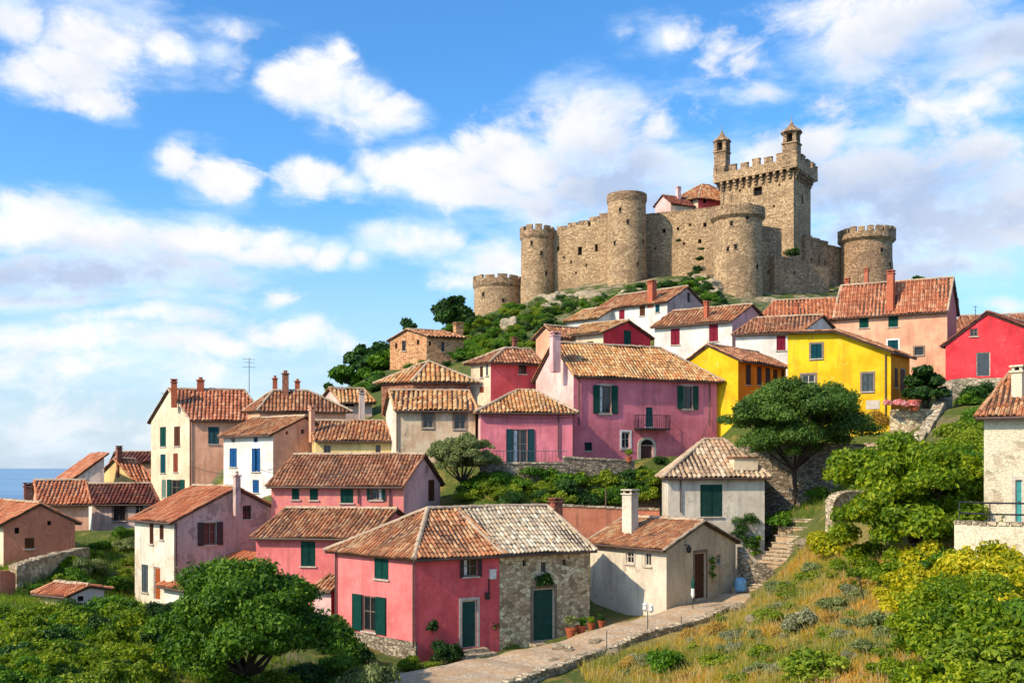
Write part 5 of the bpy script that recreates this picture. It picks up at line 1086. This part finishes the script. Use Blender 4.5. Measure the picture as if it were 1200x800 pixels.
for x, y, w, k in ((420,775,50,'dark'),(395,790,60,'green'),(360,800,60,'dark'),(330,810,60,'fresh'),(235,790,70,'green'),(210,755,60,'dark'),(220,730,50,'green'),(190,722,46,'dark'),(385,765,44,'dark'),(405,760,34,'green'),(265,812,70,'green')):
    bush(k, x, y, w, 'dense shrub around the foot of the big round tree', 'shrubs around the foot of the big tree')
bush('dark', 598, 760, 26, 'low bush between the green doors', h=.6); bush('olive', 618, 764, 30, 'flat grey green plant beside the stone doorstep', h=.35)
bush('olive', 440, 826, 84, 'feathery grey green bush at the bottom edge', h=1.25); bush('olive', 400, 822, 50, 'smaller feathery grey bush at the bottom edge', h=1.2)
bush('dark', 776, 545, 26, 'bush beside the arched doorway'); bush('green', 752, 562, 30, 'leafy bush on the terrace below the arch')
bush('dark', 872, 690, 20, 'bush at the foot of the steps'); bush('fresh', 885, 700, 16, 'small green tuft by the lowest step'); bush('green', 1152, 440, 10, 'small yellow green bush by the dark grey door')
for x, y, w, k in ((900,770,50,'yellowgreen'),(870,745,40,'olive'),(1010,735,50,'olive'),(985,715,60,'olive'),(1000,690,40,'yellowgreen'),(930,700,44,'fresh'),(905,725,46,'fresh'),(845,780,60,'yellowgreen'),(870,800,50,'fresh'),(1040,790,60,'yellowgreen'),(820,765,40,'fresh'),(955,680,50,'fresh'),(1025,765,60,'olive'),(975,750,50,'yellowgreen'),(1060,740,60,'olive')):
    bush(k, x, y, w, 'bushy scrub growing among the dry grass right of the path', 'scrub in the dry grass', h=.6)
# scattered low plants on the dry slope
scatter([(720,785),(800,745),(880,715),(950,665),(1000,670),(1050,720),(1050,800),(720,805)], 90, ['dry','dry','grey','fresh','yellowgreen','olive','fresh'], (12, 34), 'tuft of low scrub on the dry slope', 'low scrub tufts on the dry slope', 26)

plant_bushes()
# grass: one object
def grass(name, n, bounds, polys, cols, hmin, hmax, w, seed):
    rg = np.random.default_rng(seed); x = rg.uniform(bounds[0], bounds[1], n); y = rg.uniform(bounds[2], bounds[3], n); z = tz(x, y)
    px = 600+x/y*F; py = HZ-z/y*F; ok = np.zeros(n, bool)
    for poly in polys:
        c = np.zeros(n, bool); j = len(poly)-1
        for i in range(len(poly)):
            (xi, yi), (xj, yj) = poly[i], poly[j]; m_ = ((yi > py) != (yj > py)) & (px < (xj-xi)*(py-yi)/(yj-yi+1e-9)+xi); c ^= m_; j = i
        ok |= c
    for h in HOUSES: ok &= ~h.inside(x, y)
    x, y, z = x[ok], y[ok], z[ok]; n = len(x); B_ = 4
    x = np.repeat(x, B_)+rg.normal(0, .07, n*B_); y = np.repeat(y, B_)+rg.normal(0, .07, n*B_); z = np.repeat(z, B_)-.03; n *= B_
    h = rg.uniform(hmin, hmax, n); a = rg.uniform(0, 6.28, n); l = rg.normal(0, .35, (n, 2))*h[:, None]
    ca, sa = np.cos(a)*w, np.sin(a)*w
    V = np.stack([np.stack([x-ca, y-sa, z], 1), np.stack([x+ca, y+sa, z], 1), np.stack([x+l[:, 0]+ca*.3, y+l[:, 1]+sa*.3, z+h], 1), np.stack([x+l[:, 0]-ca*.3, y+l[:, 1]-sa*.3, z+h], 1)], 1).reshape(-1, 3)
    pat = .5+.5*np.sin(x*.7+np.sin(y*.9)*1.3)*np.sin(y*.6+x*.2)
    mb = MB(); mb.arr(V, np.arange(4*n).reshape(-1, 4), 0, np.clip(.6*pat+.4*rg.random(n), 0, 1)); o = mb.build(name, cols); tag(o, kind='stuff'); return o
GR1 = leafmat('drygrass', [(84, 112, 28), (140, 144, 38), (196, 166, 56), (222, 166, 70), (210, 160, 92)], .4)
GR2 = leafmat('greengrass', [(60, 92, 20), (92, 122, 26), (140, 156, 40), (178, 170, 60)], .4)
tag(grass('dry_grass', 42000, (3, 24, 24, 58), [[(640,860),(640,792),(720,770),(800,748),(880,712),(945,640),(1000,640),(1100,640),(1200,640),(1300,640),(1300,900),(640,900)]], GR1, .10, .34, .016, 5), 'dry yellow and green grass on the slope below the path', 'grass')
tag(grass('green_grass', 42000, (-40, 25, 28, 72), [[(-80,650),(100,640),(158,620),(160,700),(210,740),(400,790),(400,900),(-80,900)], [(895,575),(975,560),(960,600),(905,640)], [(560,555),(775,555),(775,600),(560,600)], [(1040,520),(1160,480),(1160,640),(1040,640)]], GR2, .15, .5, .02, 6), 'green grass growing between the houses', 'grass')

tag(grass('tall_grass', 9000, (3, 24, 24, 60), [[(640,860),(640,792),(720,770),(800,748),(880,712),(945,640),(1000,640),(1300,640),(1300,900),(640,900)]], leafmat('palegrass', [(96, 118, 50), (150, 150, 84), (196, 176, 120), (176, 120, 90)], .4), .3, .62, .012, 8), 'tall pale seeding grass on the slope below the path', 'grass')
# ------------------------------------------------------------------ small things
def on_wall(h, w, px, py, out=0.):
    e, n = (h.u, h.nR) if w == 'R' else (h.v, h.nL); s_ = h.solve(e, px); d = h.C[1]+s_*e[1]
    return Vector((h.C[0]+e[0]*s_+n[0]*out, d+n[1]*out, (HZ-py)/F*d)), e, n
p = P(871, 541, 62.2); hh = HOUSES[[h.label.startswith('tall off white') for h in HOUSES].index(True)]; mb = MB(); c_ = (p.x, p.y); mb.obox(c_, hh.u, hh.nR, -.75, .75, -.5, .45, p.z-.5, p.z+.22); mb.obox(c_, hh.u, hh.nR, -.85, .85, -.6, .55, p.z+.223, p.z+.32, 1); mb.build('roof_hatch', [CREAM, tiles('brown')], hh.roofobj, hh.O)
# iron balcony on the magenta house (part of it)
p0, e, n = on_wall(BIGP, 'R', 742.5, 500); p1, _, _ = on_wall(BIGP, 'R', 779, 500); L = (p1-p0).length; c = (p0.x, p0.y); z = p0.z-.1
mb = MB(); mb.obox(c, e, n, 0, L, .01, .8, z-.12, z); bal = mb.build('balcony', IRON, BIGP.E, BIGP.O); mb = MB()
for i in range(15): mb.obox(c, e, n, L*i/14-.012, L*i/14+.012, .76, .785, z, z+.92)
for j in range(4): mb.obox(c, e, n, 0, .024, .05+j*.2, .075+j*.2, z, z+.92); mb.obox(c, e, n, L-.024, L, .05+j*.2, .075+j*.2, z, z+.92)
mb.obox(c, e, n, -.02, L+.02, .75, .79, z+.92, z+.96); mb.obox(c, e, n, -.02, .02, .02, .75, z+.92, z+.96); mb.obox(c, e, n, L-.02, L+.02, .02, .75, z+.92, z+.96); mb.build('balcony_railing', IRON, bal, BIGP.O)
def railing(name, label, pts, h, mat, step=.14, rails=(1.,), r=.012, cat='railing', posts=None):
    pts = [Vector(p) for p in pts]; O = pts[0]; mb = MB()
    for a, b_ in zip(pts[:-1], pts[1:]):
        d = b_-a; n_ = max(1, int(d.length/step))
        for i in range(n_+1): q = a+d*i/n_; mb.tube([q, q+Vector((0, 0, h))], r, n=4)
        for f in rails: mb.tube([a+Vector((0, 0, h*f)), b_+Vector((0, 0, h*f))], r*1.6, n=4)
    o = mb.build(name, mat, None, O); o.location = O; return tag(o, label, cat)
railing('terrace_railing', 'pale metal railing on the terrace of the magenta wing', [P(578, 542.5, 66.8), P(622, 542.5, 66.8), P(664, 542.5, 67.2)], .8, GREYSH, .22, (1., .1))
railing('terrace_railing', 'dark rail along the terrace of the right edge cottage', [P(1124, 611, 39), P(1160, 613, 37.8), P(1240, 615, 36)], .75, IRON, 1.3, (1., .45), .02)
# front door steps, mailbox and lamp (fixed to the pink house)
p, e, n = on_wall(A, 'R', 550, 759)
E_ = empty('door_steps', p, 'grey stone steps up to the front door of the pink corner house', 'steps')
for i, (o, dz) in enumerate(((.5, 0), (.9, -.17), (1.3, -.34), (1.7, -.5))):
    mb = MB(); mb.obox((p.x, p.y), e, n, -.75-.12*i, .8+.25*i, .02, o, p.z+dz-.5, p.z+dz-.003*i); mb.build('step', PALEST, E_, p)
p, e, n = on_wall(HB, 'R', 637, 751); mb = MB(); mb.obox((p.x, p.y), e, n, -.9, .9, .02, .7, p.z-.6, p.z-.02); o = mb.build('doorstep', PALEST, None, p); o.location = p; tag(o, 'broad stone doorstep below the wide green door', 'step')
p, e, n = on_wall(A, 'R', 576.5, 672.5); mb = MB(); mb.obox((p.x, p.y), e, n, -.16, .16, .0, .16, p.z-.22, p.z+.22); mb.obox((p.x, p.y), e, n, -.19, .19, .0, .19, p.z+.22, p.z+.26); mb.obox((p.x, p.y), e, n, -.2, -.15, .0, .05, p.z-1.1, p.z-.2, 1); mb.build('meter_box', [WHITE, IRON], A.E, A.O)
p, e, n = on_wall(A, 'R', 570, 698); mb = MB(); mb.obox((p.x, p.y), e, n, -.09, .09, .05, .2, p.z-.15, p.z+.12); mb.obox((p.x, p.y), e, n, -.11, .11, .03, .22, p.z+.12, p.z+.17); mb.build('wall_lamp', IRON, A.E, A.O)
p, e, n = on_wall(HOUSES[4], 'R', 802, 643); mb = MB(); mb.obox((p.x, p.y), e, n, -.03, .03, .0, .3, p.z+.2, p.z+.25); mb.lathe([(.05, .2), (.14, .1), (.12, -.15), (.04, -.2)], (p.x+n[0]*.28, p.y+n[1]*.28, p.z), 8); mb.build('wall_lamp', IRON, HOUSES[4].E, HOUSES[4].O)
# plants on walls
def wallplant(h, w, px, py, wpx, hpx, kind, label, n=900, leaf=.09):
    p, e, nn_ = on_wall(h, w, px, py, .15); rg = np.random.default_rng(int(px)); rx = wpx/2/F*p.y; rz = hpx/2/F*p.y; k = 12
    c = np.zeros((k, 4)); s_ = rg.uniform(-1, 1, k)*.7; c[:, 0] = e[0]*s_*rx; c[:, 1] = e[1]*s_*rx; c[:, 2] = rg.uniform(-1, 1, k)*.7*rz; c[:, 3] = min(rx, rz)*.55
    mb = MB(); V, Q, rd = leaves(rg, n, c, leaf); mb.arr(V, Q, 0, rd); mb.tube([(0, 0, -rz), (.02, 0, 0), (0, .02, rz*.9)], .012, n=4); mb.tube([(-e[0]*rx*.8, -e[1]*rx*.8, 0), (e[0]*rx*.8, e[1]*rx*.8, .05)], .012, n=4); o = mb.build('wall_plant', LM[kind]); o.location = p; return tag(o, label, 'plant')
wallplant(HB, 'R', 638, 679, 30, 15, 'dark', 'dark vine arching over the wide green door', 1600)
wallplant(A, 'R', 505, 734, 12, 16, 'dark', 'round plant hanging on the shaded pink wall', 700)
wallplant(HOUSES[5], 'R', 872, 622, 28, 50, 'dark', 'climbing plant on the tall off white house wall', 1800)
wallplant(HOUSES[5], 'R', 884, 640, 14, 30, 'green', 'thin creeper beside the larger climbing plant', 500)
wallplant(HOUSES[4], 'R', 832, 665, 8, 34, 'green', 'narrow vine beside the cottage gable door', 500, .08)
wallplant(YH, 'L', 1030, 490, 22, 26, 'dry', 'red brown creeper at the foot of the yellow house', 700)
p, e, n = on_wall(YH, 'L', 1023, 474, 0); mb = MB(); mb.obox((p.x, p.y), e, n, -.45, .45, 0, .03, p.z-.3, p.z+.3); mb.build('wall_plaque', TRIM, YH.E, YH.O)
# pots
def pot(label, px, py, d, r, h, kind, ph, group=None, rect=False):
    b_ = P(px, py, d); b_.z = max(b_.z, float(tz(b_.x, b_.y))+.1); E = empty('flower_pot', b_, label, 'flower pot', group); mb = MB()
    mb.lathe([(r*.65, 0), (r*.95, h*.85), (r*1.08, h*.86), (r*1.08, h), (r*.9, h), (r*.88, h*.85), (.01, h*.85)], (0, 0, 0), 14); mb.build('pot', TERRA, E)
    rg = np.random.default_rng(int(px)); c = np.array([[rg.uniform(-.5, .5)*r, rg.uniform(-.5, .5)*r, h+ph*rg.uniform(.2, .8), ph*.35] for _ in range(7)]); m2 = MB(); V, Q, rd = leaves(rg, 500, c, .07); m2.arr(V, Q, 0, rd)
    for q in c: m2.tube([(0, 0, h*.8), tuple(q[:3]), tuple(q[:3]+np.array([0, 0, q[3]*.9]))], .012, n=4)
    m2.build('plant', LM[kind], E)
pot('terracotta pot with grey leaves nearest the wide green door', 669, 749, 50.6, .27, .5, 'olive', .6)
pot('terracotta pot with a low plant right of the grey leaved one', 681, 747, 51, .27, .5, 'green', .4)
pot('small terracotta pot at the corner of the rubble stone house', 693, 742, 51.8, .2, .34, 'fresh', .3)
pot('small pot tucked behind the corner of the stone house', 705, 738, 52.6, .2, .32, 'dark', .3)
pot('tall pot with a round dark bush between the two doors', 579, 757, 50.4, .26, .55, 'dark', .9)
pot('big round pot beside the terrace wall of the yellow house', 1072, 481, 67, .4, .7, 'dark', .5)
pot('pot of green leaves on the sill wall below the arch', 737, 541, 69, .22, .35, 'fresh', .5)
# street lamp, poles, antenna, bench block etc.
def pole_lamp(label, px, py, d, h):
    b_ = P(px, py, d); b_.z = float(tz(b_.x, b_.y)); E = empty('street_lamp', b_, label, 'street lamp'); mb = MB(); mb.tube([(0, 0, -.2), (0, 0, h)], .03, .025); mb.build('post', GREYSH, E)
    mb = MB(); mb.lathe([(.03, 0), (.13, .12), (.10, .32), (.15, .34), (.02, .46)], (-.12, 0, h-.05), 10); mb.lathe([(.03, 0), (.13, .12), (.10, .32), (.15, .34), (.02, .46)], (.16, 0, h-.12), 10); mb.build('lamp_head', WHITE, E)
pole_lamp('small twin headed white lamp at the outer edge of the path', 759, 742, 48.8, 1.15)
def pole(name, label, px, pyb, pyt, d, r=.03, mat=None, cat='post', cross=(), lean=0, ground=True):
    b_ = P(px, pyb, d); h = (pyb-pyt)/F*d
    mb = MB(); mb.tube([(0, 0, -.3), (lean, 0, h)], r, r*.8)
    for f, w, a in cross: mb.tube([(lean*f-w*math.cos(a), -w*math.sin(a), h*f), (lean*f+w*math.cos(a), w*math.sin(a), h*f)], r*.5, n=4)
    o = mb.build(name, mat or IRON); o.location = b_; return tag(o, label, cat)
pole('television_antenna', 'tall television antenna above the roof junction of the left houses', 292, 456, 419, 84, .03, GREYSH, 'antenna', [(.95, .5, .3), (.85, .4, .3), (.7, .55, .6)])
pole('television_antenna', 'small antenna beside the castle in front of the end tower', 979, 345, 326, 93, .025, GREYSH, 'antenna', [(.95, .35, .3), (.75, .4, .3)])
pole('television_antenna', 'small antenna on the roof behind the tall left house', 191, 478, 459, 92, .025, GREYSH, 'antenna', [(.9, .3, .3)])
pole('television_antenna', 'antenna on the brown roof at the right edge', 1143, 372, 358, 92, .03, IRON, 'antenna', [(.9, .3, .3), (.6, .3, .8)])
pole('television_antenna', 'antenna above the castle hall roof', 848, 243, 218, 166, .06, IRON, 'antenna', [(.95, .9, .2), (.8, .7, .2)])
pole('metal_stake', 'leaning dark metal stake in the dry slope', 1014, 704, 675, 41, .035, IRON, lean=-.25)
pole('fence_post', 'thin metal post at the kerb beside the foreground shrub', 711, 772, 738, 45.5, .025, IRON); pole('fence_post', 'leaning thin post behind the foreground shrub', 797, 757, 722, 47, .022, IRON, lean=.06)
pole('garden_post', 'weathered post standing in the terrace garden', 710, 600, 573, 64.5, .07, BARK)
# closed parasol leaning by the cottage door, blue water tank, garden table, striped cloth
b_ = P(812, 706, 52.6); b_.z = float(tz(b_.x, b_.y)); E_ = empty('parasol', b_, 'folded green and white parasol beside the cottage door', 'parasol'); mb = MB(); mb.tube([(0, 0, 0), (0, 0, 1.9)], .02); mb.build('pole', IRON, E_)
mb = MB(); mb.lathe([(.03, .7), (.10, .85), (.09, 1.2)], n=10, m=1); mb.lathe([(.09, 1.2), (.11, 1.5), (.03, 1.8)], n=10); mb.build('canopy', [DGREEN, WHITE], E_)
b_ = P(868, 660, 56.8); mb = MB(); mb.lathe([(.3, 0), (.34, .1), (.34, .55), (.26, .72), (.1, .78)], n=16); o = mb.build('water_tank', paint((120, 170, 205), rough=.35), smooth=True); o.location = (b_.x, b_.y, float(tz(b_.x, b_.y))+.3); tag(o, 'pale blue water tank behind the cottage gable', 'water tank')
b_ = P(728, 563, 67); E_ = empty('garden_table', b_, 'small white garden table among the terrace shrubs', 'table'); E_.location.z = float(tz(b_.x, b_.y)); mb = MB(); mb.box(-.7, .7, -.4, .4, .7, .75); mb.build('table_top', WHITE, E_)
for i, j in ((-1, -1), (1, -1), (1, 1), (-1, 1)): mb = MB(); mb.box(i*.62-.03, i*.62+.03, j*.33-.03, j*.33+.03, -.1, .698); mb.build('leg', WHITE, E_)
b_ = P(1054, 480, 66.9); mb = MB(); rg = np.random.default_rng(3); c = np.array([[rg.uniform(-1.0, 1.0), rg.uniform(-.2, .2), .25+rg.uniform(0, .25), .28] for _ in range(9)]); V, Q, rd = leaves(rg, 1500, c, .10); mb.arr(V, Q, 0, rd); o = mb.build('flower_bed', leafmat('pinkred', [(206, 60, 66), (226, 120, 124), (236, 186, 184), (196, 50, 60)], .3)); o.location = b_; tag(o, 'red and white flowers spilling over the yellow house terrace wall', 'flowers')
b_ = P(657, 767, 47.3); mb = MB(); mb.box(-.42, .42, -.25, .25, -.2, .28, jit=.06); o = mb.build('stone_block', PALEST); o.location = (b_.x, b_.y, float(tz(b_.x, b_.y))+.1); tag(o, 'pale squared stone block lying on the footpath', 'stone block')

def cable(label, a, b_, sag_):
    a, b_ = P(*a), P(*b_); pts = [a.lerp(b_, i/12)-Vector((0, 0, sag_*4*(i/12)*(1-i/12))) for i in range(13)]
    mb = MB(); mb.tube(pts, .018, n=4); o = mb.build('cable', IRON, None, a); o.location = a; tag(o, label, 'cable')
cable('thin cable strung from the tall left house to the blue shuttered house', (223, 545, 84.5), (322, 548, 72.5), .6)
cable('slack cable looping beneath the blue shuttered house corner', (305, 550, 71.5), (371, 541, 71), .5)
cable('cable running along the wall of the magenta wing', (566, 487, 69.2), (670, 489, 69.9), .12)
cable('cable crossing above the garden from the magenta house to the off white house', (838, 470, 81), (800, 556, 61.5), .5)
